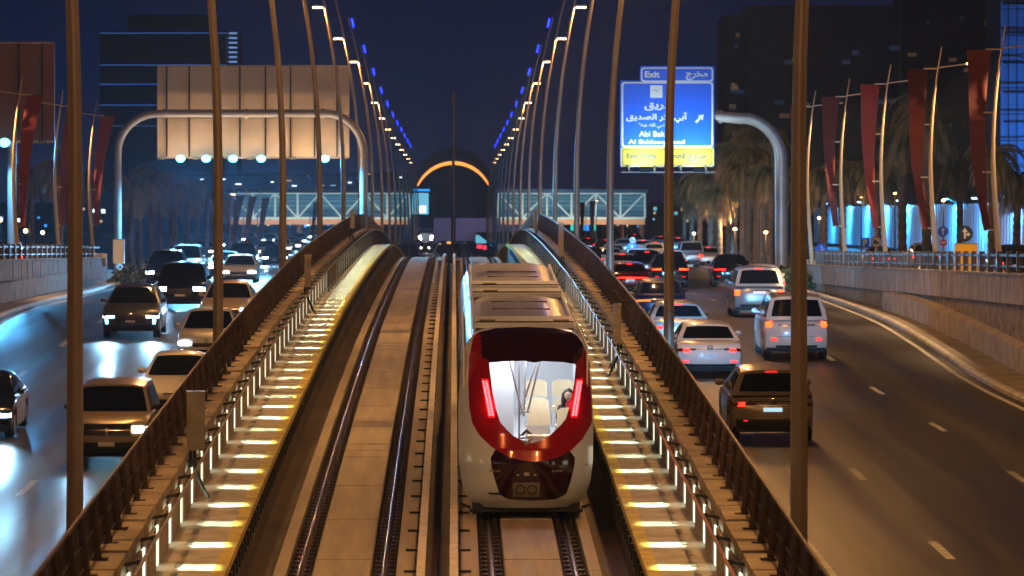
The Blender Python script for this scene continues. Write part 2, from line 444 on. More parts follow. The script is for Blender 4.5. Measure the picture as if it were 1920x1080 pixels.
track(1, 'metro track under the red train, slabs showing below its nose')

STRIPE_D = [51.8 * 4 / 3 - 1.6 + 3.09 * i - 3.09 * 4 for i in range(62)]
def zwk(d): return zt(d) + .8
M['shadow_tone'] = mat('painted_shadow', (.17, .155, .13), .6, var=.3, vs=3)
M['strip'] = emis('lit_wall_glow', (.95, 1.0, .74), 1.5)
def walkway(side, label):
    t = empty('walkway', label=label, cat='walkway', group='emergency walkways along the viaduct')
    X = lambda x: side * x
    def sw(xs, z0, z1, ds):
        a, b = sorted((X(xs[0]), X(xs[1])))
        return MB().sweep([(a, z0), (b, z0), (b, z1), (a, z1)], xc, zwk, ds)
    mb = MB(); d = NEAR
    while d < 330:
        a, b = sorted((X(3.67), X(4.62)))
        mb.sweep([(a, -.12), (b, -.12), (b, 0), (a, 0)], xc, zwk, [d, d + 1.6, d + 3.2, d + 4.8, d + 6.36]); d += 6.4
    mb.sweep([(min(X(3.67), X(4.62)), -.12), (max(X(3.67), X(4.62)), -.12), (max(X(3.67), X(4.62)), 0), (min(X(3.67), X(4.62)), 0)], xc, zwk, rng(d, 480))
    mb.build('deck', 'walk', t)
    mb = MB(); d = NEAR
    while d < 330:
        a, b = sorted((X(3.45), X(3.67)))
        mb.sweep([(a, -.14), (b, -.14), (b, .003), (a, .003)], xc, zwk, [d, d + 1.6, d + 3.2, d + 4.8, d + 6.36]); d += 6.4
    mb.build('yellow_edge', 'yellow', t)
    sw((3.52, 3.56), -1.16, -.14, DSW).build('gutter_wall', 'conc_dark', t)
    mb = MB(); d = NEAR
    while d < 240:
        z = zwk(d); x = xc(d)
        a, b = sorted((x + X(3.40), x + X(3.52))); mb.box(a, b, d - .09, d + .09, z - .42, z - .13); d += 1.0
    mb.build('edge_bracket', 'fasten', t, kind='stuff')
    # narrow dark patches along the outer side, painted shadows of the handrail brackets
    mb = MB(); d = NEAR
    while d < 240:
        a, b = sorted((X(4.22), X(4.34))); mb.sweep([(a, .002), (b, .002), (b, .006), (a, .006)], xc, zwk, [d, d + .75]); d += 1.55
    mb.build('bracket_shadow', 'shadow_tone', t, kind='stuff')
    hr = MB()
    hr.tube([(xc(d) + X(4.40), d, zwk(d) + .88) for d in rng(NEAR, 480, 3)], .03, 8)
    hr.build('handrail', M['handr_' + ('l' if side < 0 else 'r')], t, smooth=True)
    d = NEAR + 8
    while d < 330:
        z = zwk(d); x = xc(d); mb = MB()
        mb.bar((x + X(4.40), d, z + .86), (x + X(4.72), d, z + .80), .04, .05)
        mb.cbox((x + X(4.45), d, z + .84), .09, .12, .08)
        if d > 160: mb.bar((x + X(4.42), d, z), (x + X(4.42), d, z + .86), .05)
        mb.build('rail_bracket', 'fasten', t)
        d += 3.09
    # grey skirting panels between the glowing wall patches
    mb = MB(); d0 = None
    for a, b in zip(STRIPE_D, STRIPE_D[1:]):
        p, q = sorted((X(4.60), X(4.66)))
        mb.sweep([(p, 0), (q, 0), (q, .72), (p, .72)], xc, zwk, [a + .44, (a + b) / 2, b - .44])
    mb.build('skirting_panel', 'ribbed', t)
    for d in STRIPE_D:
        if d > 330: continue
        z = zwk(d); x = xc(d)
        f = MB().box(*sorted((x + X(4.62), x + X(4.645))), d - .40, d + .40, z + .02, z + .68).build('lit_wall_patch', 'strip', t)  # glowing panel stands in for the lit patch of wall
        if d < 245:
            s = (zwk(d + 1) - zwk(d - 1)) / 2
            light('AREA', (x + X(4.54), d, z + .40), STRIPE_W * (1 if d < 120 else 1.9) * random.Random(int(d * 10)).choice([.6, .85, 1, 1.1, 1.25]), (.86, 1.0, .76), parent=t, aim=(-side * 1.0, 0, -.92), shape='RECTANGLE', size=.75, size_y=.70, spread=R(10))
    return t
STRIPE_W = 12
M['handr_l'] = M['galv']; M['handr_r'] = mat('red_orange_rail', (.42, .17, .10), .4, .4, var=.4, vs=.4, stretch=(1, .1, 1), dirt=(.3, .24, .2))
walkway(-1, 'left hand walkway with yellow edge beside the empty track')
walkway(1, 'right hand walkway with yellow edge beside the red train')

def parapet(side, label):
    t = empty('parapet_wall', label=label, cat='parapet wall', group='concrete parapets of the viaduct')
    mb = MB(); cp = MB(); d = NEAR; L = 2.05; i = 0; rr = random.Random(5)
    while d < 470:
        LL = L if d < 330 else 20
        j = rr.uniform(-.012, .012)
        a, b = sorted((side * (4.70 + j), side * 5.40))
        ds = [d, d + LL / 2, d + LL - (.05 if d < 330 else 0)]
        mb.sweep([(a, -1.0), (b, -1.0), (b, .86), (a, .86)], xc, zwk, ds)
        a, b = sorted((side * (4.66 + j), side * 5.44)); jz = rr.uniform(-.015, .02)
        cp.sweep([(a, .862), (b, .862), (b, .99 + jz), (a, .99 + jz)], xc, zwk, [ds[0] + .02, ds[1], ds[2] - .05])
        d += LL; i += 1
    mb.build('wall_panel', 'conc', t); cp.build('coping', 'conc', t)
    MB().sweep(sorted([(side * 4.80, -1.2), (side * 5.36, -1.2)]) + sorted([(side * 4.80, -5), (side * 5.36, -5)], reverse=True), xc, zwk, DSW).build('footing', 'conc', t)
    return t
parapet(-1, 'left hand concrete parapet with stepped coping carrying the dark fence')
parapet(1, 'right hand concrete parapet with stepped coping next to the train')

def fence(side, label):
    t = empty('mesh_fence', label=label, cat='fence', group='steel fences on the viaduct parapets')
    rr = random.Random(11)
    rails = MB(); pan = MB()
    for i in range(98):
        d = NEAR + 14 + i * 1.95
        if i == 0: d0 = d
        z = zwk(d) + .99; x = xc(d); b = side * 5.02; lean = side * .10
        mb = MB()
        # two flanges with holes and a web, base plate
        H = .82
        for o in (-.055, .055):
            mb.bar((x + b, d + o, z), (x + b + lean, d + o, z + H), .10, .018)
        mb.bar((x + b + side * .03, d, z), (x + b + lean + side * .03, d, z + H), .012, .10)
        mb.cbox((x + b, d, z + .015), .30, .24, .03)
        for k in range(5): mb.cbox((x + b + lean * (k + .5) / 5 - side * .055, d, z + .1 + k * .18), .02, .05, .04)
        mb.build('post', 'mesh', t)
    ds = [NEAR + 14 + i * 1.95 / 2 for i in range(196)]
    for h, w in ((.80, .05), (.10, .04), (.42, .03)):
        x1 = side * (5.06 + .10 * h)
        a, b = x1 - .02, x1 + .02
        rails.sweep([(a, h), (b, h), (b, h + w), (a, h + w)], xc, lambda d: zwk(d) + .99, ds)
    rails.build('rail', 'mesh', t)
    d = ds[0]
    while d < 330:
        z = zwk(d) + .99; x = xc(d); jj = rr.uniform(-.02, .02)
        pan.bar((x + side * 5.08, d, z + .08), (x + side * 5.17, d + jj, z + .81), .02, .07); d += .24
    pan.build('mesh_panel', 'mesh', t)
    # far stretch
    MB().sweep([(side * 5.07, 0), (side * 5.10, 0), (side * 5.16, .82), (side * 5.13, .82)], xc, lambda d: zwk(d) + .99, rng(240, 480, 5)).build('far_panel', 'mesh', t)
    return t
fence(-1, 'left hand dark brown steel mesh fence between the walkway and oncoming cars')
fence(1, 'right hand dark brown steel mesh fence between the train and red tail lights')

# equipment boxes fixed on the parapets
def para_box(side, px, ytop, ybot, label, name='signal_box', dd=None):
    L = 4.55 - .3 * side if side < 0 else 4.55 + XC
    d = dd or F * L / abs(px - CX)
    P = F / d; zt_, zb_ = CZ - (ytop - CY) / P, CZ - (ybot - CY) / P
    x = (px - CX) / P; w = .16 if abs(px - 367) < 5 else .10
    t = empty(name, (x, d, zb_), label=label, cat='equipment box', group='equipment boxes on the parapets')
    h = zt_ - zb_
    MB().box(-w, w, -.14, .14, 0, h).build('cabinet', 'galv', t)
    MB().box(-w - .01, w + .01, -.155, .155, h + .002, h + .05).build('lid', 'galv', t)
    MB().box(-w + .03, w - .03, -.152, -.142, .08, h - .08).build('door', 'galv', t)
    mb = MB(); mb.tube([(side * .02, .0, -.02), (side * .02, .05, -.35), (-side * .15, .05, -.75), (-side * .25, 0, -.9)], .035, 6); mb.tube([(side * .1, .06, -.02), (side * .12, .06, -.6)], .03, 6)
    mb.build('cable', 'black', t)
para_box(-1, 367, 738, 843, 'tall grey steel box on the left parapet, nearest the viewer')
para_box(-1, 577, 480, 537, 'grey steel box on the left parapet half way up to the crest')
para_box(-1, 661, 396, 428, 'grey steel box standing at the crest of the left parapet')
para_box(1, 1157, 573, 642, 'grey steel box on the right parapet beside the train roof')
para_box(1, 1052, 420, 480, 'grey steel box on the right parapet just before the crest')
para_box(1, 1004, 394, 430, 'grey steel box standing at the crest of the right parapet')

# ---------------------------------------------------------------- tall curved street lamp posts in the median
PD = [66 + 40 * n for n in range(17)]
_drop = tab([(0, 0), (330, 0), (345, .3), (385, .8), (425, 1.3), (465, 1.6), (500, 1.8), (700, 2.2), (900, 2.4)])
def lamp_post(side, n, d, visible=True):
    base_x = -5.87 if side < 0 else 5.33
    zb = (zl if side < 0 else zr)(d) + .0
    dz = -_drop(d)
    top = CZ + 14.2 + dz
    def bend(z):  # lean outwards with height
        h = max(0, (z - (CZ + 1.0 + dz)) / 13.2)
        return side * (1.75 * h ** 2.1)
    zs = [zb] + [lerp(zb + 1, top, i / 16) for i in range(17)]
    ord_ = nth(n) if visible else 'unseen'
    t = empty('street_lamp', (base_x, d, zb), label='tall curved bronze lamp post, %s from the front in the %s row' % (ord_, 'left hand' if side < 0 else 'right hand'),
              cat='street lamp', group='tall curved lamp posts beside the viaduct')
    MB().tube([(bend(z), 0, z - zb) for z in zs], [lerp(.140, .055, (i / 17) ** 1.1) for i in range(18)], 14).build('pole', 'pole', t, smooth=True)
    MB().tube([(0, 0, -.02), (0, 0, .35), (0, 0, .5)], [.24, .24, .16], 12).build('base_sleeve', 'pole', t, smooth=True)
    za = CZ + 11.05 + dz
    xb = bend(za); xo = side * 1.38
    a = MB().tube([(xb, 0, za - zb), (xo, 0, za - zb + .05)], .035, 6); a.build('lamp_arm', 'pole', t, smooth=True)
    h = MB().box(min(xo - side * .28, xo + side * .28), max(xo - side * .28, xo + side * .28), -.11, .11, za - zb + .03, za - zb + .13).build('lamp_head', 'pole', t)
    MB().box(min(xo - side * .26, xo + side * .26), max(xo - side * .26, xo + side * .26), -.115, .1, za - zb - .04, za - zb + .028).build('lamp_lens', 'lampwarm', h)
    z1, z2 = top - .65, top - .05
    MB().bar((bend(z1) - side * .22, 0, z1 - zb), (bend(z2) - side * .24, 0, z2 - zb), .10, .10).build('accent_light', 'accent', t)
    MB().bar((bend(z1 + .3), 0, z1 + .3 - zb), (bend(z1 + .3) - side * .2, 0, z1 + .32 - zb), .03).build('accent_bracket', 'pole', t)
    if d < 420:
        if d < 240: light('POINT', (bend(z2) - side * .45, 0, z2 - zb), 130, (.03, .08, 1.0), parent=t, shadow_soft_size=.2)
        light('SPOT', (xo, 0, za - zb - .1), SL_W * (1 if d < 150 else .5) * (1 if side > 0 else .75), WARM, parent=t, aim=(-side * .10, .12, -1), spot_size=R(179), spot_blend=.12, shadow_soft_size=.15)
SL_W = 6000
for n, d in enumerate(PD):
    for s in (-1, 1): lamp_post(s, n, d)
# two more posts of each row stand beside and behind the viewer; only their lamps reach the picture
for s in (-1, 1): lamp_post(s, 0, 26, False)

# ---------------------------------------------------------------- retaining walls of the underpass ramps with their railings
def retain(side, wf, ztop, zroad, dend, lowend, label):
    t = empty('retaining_wall', label=label, cat='retaining wall', group='retaining walls of the ramps')
    X = lambda d: side * wf(d)
    pn = MB(); d = NEAR; rr = random.Random(4)
    while d < dend - .1:
        q = min(d + 1.25, dend); j = rr.uniform(0, .03)
        a, b = sorted((side * (-.10 - j), side * .35))
        pn.sweep([(a, -.80), (b, -.80), (b, 0), (a, 0)], X, ztop, [d, q - .035]); d = q
    pn.build('parapet_panel', 'ribbed', t)
    a, b = sorted((-side * .16, side * .38)); MB().sweep([(a, .002), (b, .002), (b, .07), (a, .07)], X, ztop, rng(NEAR, dend, 3)).build('coping', 'conc', t)
    mb = MB(); ds = rng(NEAR, dend, 3); vs = []; fs = []
    a, b = sorted((0, side * .33))
    for d in ds:
        z0, z1 = zroad(d) - .3, ztop(d) - .79
        vs += [(X(d) + a, d, z0), (X(d) + b, d, z0), (X(d) + b, d, z1), (X(d) + a, d, z1)]
    n = 4
    for i in range(len(ds) - 1):
        for k in range(n): fs.append((i * n + k, i * n + (k + 1) % n, (i + 1) * n + (k + 1) % n, (i + 1) * n + k))
    fs.append(((len(ds) - 1) * n, (len(ds) - 1) * n + 1, (len(ds) - 1) * n + 2, (len(ds) - 1) * n + 3))
    mb.add(vs, fs).build('stone_face', 'stonew', t)
    mb = MB(); d = NEAR
    a, b = sorted((-side * .28, -side * .003))
    while d < lowend:
        q = min(d + 2.4, lowend); m_ = []
        for e_ in (d, q - .03): m_ += [(X(e_) + a, e_, zroad(e_) - .2), (X(e_) + b, e_, zroad(e_) - .2), (X(e_) + b, e_, zroad(e_) + .92), (X(e_) + a, e_, zroad(e_) + .82)]
        mb.add(m_, [(3, 2, 1, 0), (4, 5, 6, 7)] + [(k, (k + 1) % 4, 4 + (k + 1) % 4, 4 + k) for k in range(4)]); d = q
    mb.build('base_wall', 'ribbed', t)
    mb = MB(); z0, z1 = zroad(dend) - .2, ztop(dend) + .25
    a, b = sorted((X(dend) - side * .25, X(dend) + side * .45)); mb.box(a, b, dend + .005, dend + .7, z0, z1).build('end_pillar', 'conc', t)
    r = empty('wall_railing', label=label.replace('retaining wall', 'railing of square posts on the retaining wall'), cat='railing', group='railings on the retaining walls')
    for i in range(int((dend - 70) / 2.4)):
        d = 70 + i * 2.4; x = X(d) + side * .1; z = ztop(d) + .07
        MB().box(x - .08, x + .08, d - .07, d + .07, z, z + .62).build('post', 'galvbrown', r)
    for h, w in ((.46, .08), (.16, .05)):
        MB().sweep([(side * .1 - .03, h), (side * .1 + .03, h), (side * .1 + .03, h + w), (side * .1 - .03, h + w)], X, lambda d: ztop(d) + .07, rng(70, dend, 3)).build('rail', 'galvbrown', r)
M['galvbrown'] = mat('railing_paint', (.08, .055, .035), .5, .2, var=.2, vs=3)
retain(1, wr, zwt, zr, 204, 161, 'long ribbed concrete retaining wall along the right hand ramp')
retain(-1, wl, zwl, zl, 221, 221, 'long ribbed concrete retaining wall along the left hand ramp')

# ---------------------------------------------------------------- the metro trains
M['tr_red'] = mat('train_red', (.34, .006, .010), .16, .1, coat=.8)
M['tr_dkred'] = mat('train_dark_red', (.026, .002, .003), .14, .0, coat=.9)
M['tr_white'] = mat('train_white', (.70, .75, .84), .22, .05, coat=.5)
M['tr_roof'] = mat('train_roof', (.58, .66, .80), .36, .1, var=.1, vs=.8, bump=.08)
M['tr_glass'] = glassy('train_windscreen', (.93, .95, .97), .05)
M['tr_in'] = mat('train_interior', (.74, .76, .80), .5)
M['tr_floor'] = mat('train_floor', (.42, .43, .46), .5)
M['seat_pad'] = mat('seat_cream', (.66, .55, .36), .7)
M['seat_shell'] = mat('seat_shell', (.62, .64, .66), .4)
M['tr_pole'] = mat('grab_pole_metal', (.5, .5, .52), .3, .6)
M['tr_lamp'] = emis('train_ceiling_light', (.95, .97, 1.0), 6)
M['tr_tail'] = emis('train_tail_dots', (1, .06, .07), 9)
M['tr_head'] = emis('train_head_lamp', (.85, .85, 1.0), 60)
M['tail_glow'] = emis('train_tail_band', (1, .003, .008), 1.3)
M['skin'] = mat('skin', (.50, .30, .21), .5)
M['hair'] = mat('dark_hair', (.012, .008, .006), .5)
M['cloth'] = mat('dark_clothes', (.05, .02, .03), .8)
D0 = 84.0; SLP = .0405
aT = tab([(-99, 0), (-98, 0)])
def pw(T, v):
    if v <= T[0][0]: return T[0][1]
    for (a, b), (c, d) in zip(T, T[1:]):
        if v <= c:
            t = (v - a) / (c - a); return b + (d - b) * t
    return T[-1][1]
AT = [(.1, .34), (.3, .16), (.5, .07), (.8, .01), (1.05, 0), (1.3, .05), (1.6, .17), (2.0, .38), (2.5, .68), (3.0, 1.02), (3.3, 1.27), (3.48, 1.5), (3.56, 1.75), (3.62, 2.1)]
WT = [(.12, .98), (.3, 1.16), (.6, 1.28), (1.0, 1.33), (1.6, 1.345), (2.2, 1.335), (2.8, 1.29), (3.1, 1.24), (3.3, 1.17), (3.45, 1.06), (3.53, .93), (3.6, .6), (3.62, 0)]
def Dn(u, z): return pw(AT, z) + .85 * min(1.15, abs(u) / 1.345) ** 3.2
def t_loc(px, py):
    """train surface point (u,z) seen at a pixel of the photograph"""
    u, z = 0, 2
    for _ in range(30):
        v = Dn(u, z); d = D0 + v - z * SLP; P = F / d
        u = (px - CX) / P - (XC + 1.72); zw = CZ - (py - CY) / P
        z = (zw - (zt(D0) + .12) - v * SLP)
    return u, z
def z7(pts): return [t_loc(840 + a / 1.861, 440 + b / 1.861) for a, b in pts]
def sym(pts): return pts
CW = [(143, 446), (200, 441), (270, 440), (300, 446), (330, 441), (400, 444), (446, 451), (441, 510), (430, 575), (412, 640), (390, 668), (355, 700), (325, 718), (292, 727), (262, 718), (228, 702), (205, 680), (183, 655), (168, 610), (155, 550)]
CR = [(112, 322), (200, 310), (290, 306), (380, 308), (480, 318), (506, 360), (518, 430), (519, 520), (515, 610), (500, 660), (470, 712), (430, 752), (380, 778), (340, 788), (300, 792), (255, 787), (200, 770), (150, 738), (110, 700), (84, 655), (74, 600), (71, 520), (73, 430), (88, 355)]
CM = [(148, 770), (152, 812), (165, 860), (180, 905), (205, 922), (292, 928), (380, 922), (412, 905), (428, 860), (440, 812), (444, 770)]
CB = [(112, 322), (118, 420), (143, 446), (446, 451), (468, 420), (480, 318), (380, 308), (290, 306), (200, 310)]
UC = (0.0, 2.05)
def star(poly):
    """radius of a closed polygon seen from the centre, as a function of angle"""
    def f(th):
        dx, dz = math.cos(th), math.sin(th); best = 0
        for (x1, z1), (x2, z2) in zip(poly, poly[1:] + poly[:1]):
            x1_, z1_, x2_, z2_ = x1 - UC[0], z1 - UC[1], x2 - UC[0], z2 - UC[1]
            ex, ez = x2_ - x1_, z2_ - z1_; den = dx * ez - dz * ex
            if abs(den) < 1e-9: continue
            r = (x1_ * ez - z1_ * ex) / den; q = (x1_ * dz - z1_ * dx) / den
            if r > 0 and -1e-6 <= q <= 1 + 1e-6: best = max(best, r)
        return best
    return f
sil = [(w, z) for z, w in WT[:-1]] + [(0, 3.62)] + [(-w, z) for z, w in reversed(WT[:-1])]
sil = [(w, z) for w, z in sil]
fS = star(sil); 
def clampf(f, g, k=.995): return lambda th: min(f(th), g(th) * k)
fW = clampf(star(z7(CW)), fS, .9); fR0 = clampf(star(z7(CR)), fS, .985)
_cm = z7(CM)
N = 220
THS = [2 * math.pi * i / N for i in range(N)]
def annulus(fa, fb, K, sel=None, off=0.0, zmax=9):
    mb = MB(); vs = []; fs = []; idx = {}
    for i, th in enumerate(THS):
        ra, rb = fa(th), fb(th)
        for k in range(K + 1):
            r = lerp(ra, rb, k / K); u = UC[0] + r * math.cos(th); z = UC[1] + r * math.sin(th)
            vs.append((u, Dn(u, z) - off, z))
    for i in range(N):
        j = (i + 1) % N
        if fb(THS[i]) - fa(THS[i]) < .004 and fb(THS[j]) - fa(THS[j]) < .004: continue
        for k in range(K):
            if sel and not sel(THS[i], k / K): continue
            fs.append((i * (K + 1) + k, i * (K + 1) + k + 1, j * (K + 1) + k + 1, j * (K + 1) + k))
    return mb.add(vs, fs)
def fM(th):
    r = star_m(th); return max(fR(th), min(r, fS(th) * .985))
star_m = star([UC] + _cm + [UC]) if False else star(_cm)
def fR(th): return max(fR0(th), fW(th) + .02)
_bz = z7(CB)
def inpoly(p, poly):
    c = False
    for (x1, y1), (x2, y2) in zip(poly, poly[1:] + poly[:1]):
        if (y1 > p[1]) != (y2 > p[1]) and p[0] < (x2 - x1) * (p[1] - y1) / (y2 - y1) + x1: c = not c
    return c
def train(loc, slope, yaw, label, near=True):
    t = empty('metro_train', loc, (slope, 0, yaw), label=label, cat='metro train')
    Lt = 26.6
    # face
    red = MB(); dk = MB(); K = 14; vs = []; 
    for mb_, inside in ((red, False), (dk, True)):
        vs = []; fs = []
        for th in THS:
            for k in range(K + 1):
                r = lerp(fW(th), fR(th), k / K); u, z = UC[0] + r * math.cos(th), UC[1] + r * math.sin(th); vs.append((u, Dn(u, z) - .012, z))
        for i in range(N):
            for k in range(K):
                j = (i + 1) % N; q = (i * (K + 1) + k, i * (K + 1) + k + 1, j * (K + 1) + k + 1, j * (K + 1) + k)
                cu = sum(vs[a][0] for a in q) / 4; cz = sum(vs[a][2] for a in q) / 4
                if inpoly((cu, cz), _bz) == inside: fs.append(q)
        mb_.add(vs, fs)
    red.build('front_ring', 'tr_red', t, smooth=True, label='glossy red ring round the windscreen')
    dk.build('brow_panel', 'tr_dkred', t, smooth=True)
    annulus(lambda th: 0.001, fW, 10).build('windscreen', 'tr_glass', t, smooth=True)
    annulus(fR, fM, 8, off=.006).build('coupler_cover', 'tr_dkred', t, smooth=True)
    annulus(fM, fS, 12).build('front_skirt', 'tr_white', t, smooth=True)
    # body sides and roof behind the face
    n = len(sil); mb = MB(); vs = []; fs = []
    gaps = [(16.4, 17.1)]
    vals = [None, 2.6, 3.2, 6, 10, 14.65, 14.67, 15.22, 15.24, 20, 24, Lt]
    sdet = []
    for (a, za), (b, zb_) in zip(sil, sil[1:]): sdet += [(a, za), ((a + b) / 2, (za + zb_) / 2)]
    sdet.append(sil[-1]); n = len(sdet)
    for v in vals:
        k = .93 if v in (14.67, 15.22) else 1
        for (u, z) in sdet: vs.append((u * k, Dn(u, z) if v is None else max(v, Dn(u, z) + .05), .1 + (z - .1) * (k if k < 1 else 1)))
    for i in range(len(vals) - 1):
        for k in range(n - 1): fs.append((i * n + k, i * n + k + 1, (i + 1) * n + k + 1, (i + 1) * n + k))
    fs.append(tuple((len(vals) - 1) * n + k for k in range(n)))
    mb.add(vs, fs).build('body', 'tr_white', t, smooth=True, angle=35)
    # roof units
    for v0, v1 in ((2.15, 4.45), (12.5, 14.5), (15.4, 17.6)):
        u = MB().add([], [])
        u.box(-1.0, 1.0, v0, v1, 3.56, 3.655)
        o = u.build('roof_unit', 'tr_roof', t)
        m2 = MB()
        for q in ((-.75, .75) if v0 < 3 else (-.6,)):
            m2.box(q - .16, q + .16, v0 + .5, v0 + .9, 3.657, 3.68)
        m2.bar((-1.0, v0 + .3, 3.665), (1.0, v0 + .3, 3.665), .03, .03)
        m2.build('grille', 'dark', o)
    mb = MB()
    for s in (-1, 1): mb.box(s * 1.02 - .03, s * 1.02 + .03, 2.2, Lt - .3, 3.50, 3.60)
    mb.build('roof_rail', 'tr_roof', t)
    for v in (7.5, 10.1, 20.2, 22.4): MB().box(-.62, .62, v - .012, v + .012, 3.56, 3.624).build('roof_seam', 'dark', t)
    # side windows
    for s in (-1, 1):
        for v0, v1 in ((3.4, 5.6), (7.0, 9.4), (10.8, 13.2), (16.4, 18.4), (20, 22.4), (23.6, 25.6)):
            MB().box(*sorted((s * 1.335, s * 1.352)), v0, v1, 1.75, 2.75).build('side_window', 'carglass', t)
    # underframe and bogies
    MB().box(-1.02, 1.02, .8, Lt - .3, .02, .42).build('underframe', 'dark', t)
    for v in (2.6, 11.4, 18, 24):
        b = MB()
        for s in (-1, 1):
            b.box(s * 1.0 - .08, s * 1.0 + .08, v - 1.1, v + 1.1, .12, .42)
        o = b.build('bogie', 'dark', t)
        for q in (-.85, .85):
            for s in (-1, 1):
                w = MB(); w.tube([(s * .70, v + q, .36), (s * .80, v + q, .36)], .34, 20); w.build('wheel', 'rail', o, smooth=True)
    mb = MB(); mb.box(-1.12, 1.12, .42, .52, .03, .09)
    for s in (-1, 1): mb.box(s * .95 - .12, s * .95 + .12, .5, .8, -.02, .2); mb.bar((s * 1.1, .6, .1), (s * 1.32, .6, .18), .06)
    mb.build('rail_guard', 'dark', t)
    # coupler window, plate, vents on the dark mask
    def fp(u, z, o=.02): return (u, Dn(u, z) - o, z)
    def fq(pa, pb, o): return lambda a, b: fp(lerp(pa[0], pb[0], a), lerp(pa[1], pb[1], b), o)
    pl = MB().grid(lambda a, b: fp(lerp(-.27, .26, a), lerp(.36, .66, b), .03), 8, 4).build('coupler_plate', 'galv', t)
    mb = MB()
    for (c0, c1) in ((-.12, .09), (.11, .09)):
        pts = [fp(c0 + c1 * math.cos(a / 10 * 2 * math.pi), .51 + c1 * math.sin(a / 10 * 2 * math.pi), .05) for a in range(11)]
        mb.tube(pts, .012, 5, False)
    mb.build('coupler_ring', 'black', pl)
    mb = MB()
    for c0 in (-.72, .50):
        for k in range(4): mb.grid(lambda a, b: fp(c0 + k * .055 + .035 * a, lerp(.86, .90, b), .02), 1, 1)
    mb.build('front_vent', 'galv', t)
    mb = MB()
    for c0, w in ((-.17, .025), (0, .05), (.17, .025)): mb.grid(lambda a, b: fp(c0 - w + 2 * w * a, lerp(.79, .79 + w * 1.4, b), .03), 1, 1)
    mb.build('coupler_stud', 'chrome', t)
    mb = MB()
    for s in (-1, 1):
        mb.grid(lambda a, b: fp(s * (.50 + .25 * a), lerp(.40, .44, b), .03), 3, 1)
    mb.build('grab_step', 'black', t)
    # lamps
    for s, (qa, qb) in ((-1, (t_loc(840 + 129 / 1.861, 440 + 512 / 1.861), t_loc(840 + 151 / 1.861, 440 + 628 / 1.861))), (1, (t_loc(840 + 459 / 1.861, 440 + 512 / 1.861), t_loc(840 + 441 / 1.861, 440 + 628 / 1.861)))):
        if near:
            L = MB().grid(lambda a, b: fp(lerp(qb[0], qa[0], b) + (a - .5) * .13, lerp(qb[1] - .05, qa[1] + .05, b), .016), 3, 12).build('tail_lamp', 'tail_glow', t)
            m2 = MB()
            for k in range(17):
                f_ = k / 16; u, z = lerp(qb[0], qa[0], f_), lerp(qb[1], qa[1], f_)
                for h in (-.030, .030):
                    m2.grid(lambda a, b: fp(u + h - .021 + .042 * a, z - .014 + .028 * b, .03), 1, 1)
            m2.build('lamp_dots', 'tr_tail', L)
            m_ = ((qa[0] + qb[0]) / 2, (qa[1] + qb[1]) / 2); c_ = fp(m_[0], m_[1], .12)
            light('AREA', c_, 5, (1, .02, .02), parent=t, aim=(s * .15, -1, -.15), shape='RECTANGLE', size=.15, size_y=.7)
            light('POINT', fp(m_[0], m_[1], .22), 5, (1, .02, .03), parent=t, shadow_soft_size=.12)
        else:
            MB().grid(lambda a, b: fp(lerp(qb[0], qa[0], b) + (a - .5) * .30, lerp(qb[1] - .05, qa[1], b), .03), 3, 8).build('head_lamp', 'tr_head', t)
            MB().grid(lambda a, b: fp(s * .62 - .09 + .18 * a, .62 + .16 * b, .03), 2, 2).build('low_lamp', 'head_warm', t)
            c_ = fp((qa[0] + qb[0]) / 2, (qa[1] + qb[1]) / 2, .3)
            light('SPOT', c_, 900, (.85, .85, 1), parent=t, aim=(0, -1, -.06), spot_size=R(70), spot_blend=.8, shadow_soft_size=.1)
    # interior
    z0 = .98; Li = 12.0
    c = MB()
    w = 1.22
    def quad(*p): return p
    c.box(-w, w, .55, Li, z0 - .04, z0); fl = c.build('floor', 'tr_floor', t)
    c = MB(); c.box(-w - .03, -w, 1.3, Li, z0, 3.25); c.box(w, w + .03, 1.3, Li, z0, 3.25); c.box(-w, w, Li, Li + .04, z0, 3.25)
    c.box(-1.12, 1.12, 1.75, Li, 3.25, 3.29); c.build('inner_wall', 'tr_in', t)
    MB().box(-.95, .95, .42, .60, .75, 1.12).build('dashboard', 'tr_in', t)
    m2 = MB()
    for s in (-1, 1): m2.box(s * .45 - .06, s * .45 + .06, 1.8, Li - .5, 3.22, 3.245)
    m2.build('ceiling_light', 'tr_lamp', t)
    if near:
        for v in (2.9, 4.9, 7.5, 10.2): light('AREA', (0, v, 3.18), 60, (.93, .96, 1), parent=t, aim=(0, -.25, -1), shape='RECTANGLE', size=1.9, size_y=1.5)
        light('AREA', (0, 1.72, 3.1), 40, (.93, .96, 1), parent=t, aim=(0, .15, -1), shape='RECTANGLE', size=1.6, size_y=.5)
    else:
        light('AREA', (0, 2.2, 3.1), 120, (.8, .8, 1), parent=t, aim=(0, -.2, -1), shape='RECTANGLE', size=1.7, size_y=1.2)
    if not near: return t
    # white equipment locker on the left
    MB().box(-1.19, -.22, 2.4, 2.9, z0 + .002, 3.1).build('locker', 'tr_in', t)
    m2 = MB(); 
    for a, b in (((-.12, 1.75, z0), (-.12, 1.75, 3.2)), ((-.06, 1.7, 1.9), (-.38, 1.7, 3.2)), ((-.02, 1.9, 1.8), (.02, 1.9, 3.2)), ((.05, 1.75, 1.9), (.36, 1.7, 3.2)), ((.0, 1.7, 2.2), (.3, 1.72, 3.15)), ((-.12, 1.8, 1.9), (.1, 1.8, 1.9))):
        m2.tube([a, b], .021, 8)
    m2.build('grab_pole', 'tr_pole', t, smooth=True)
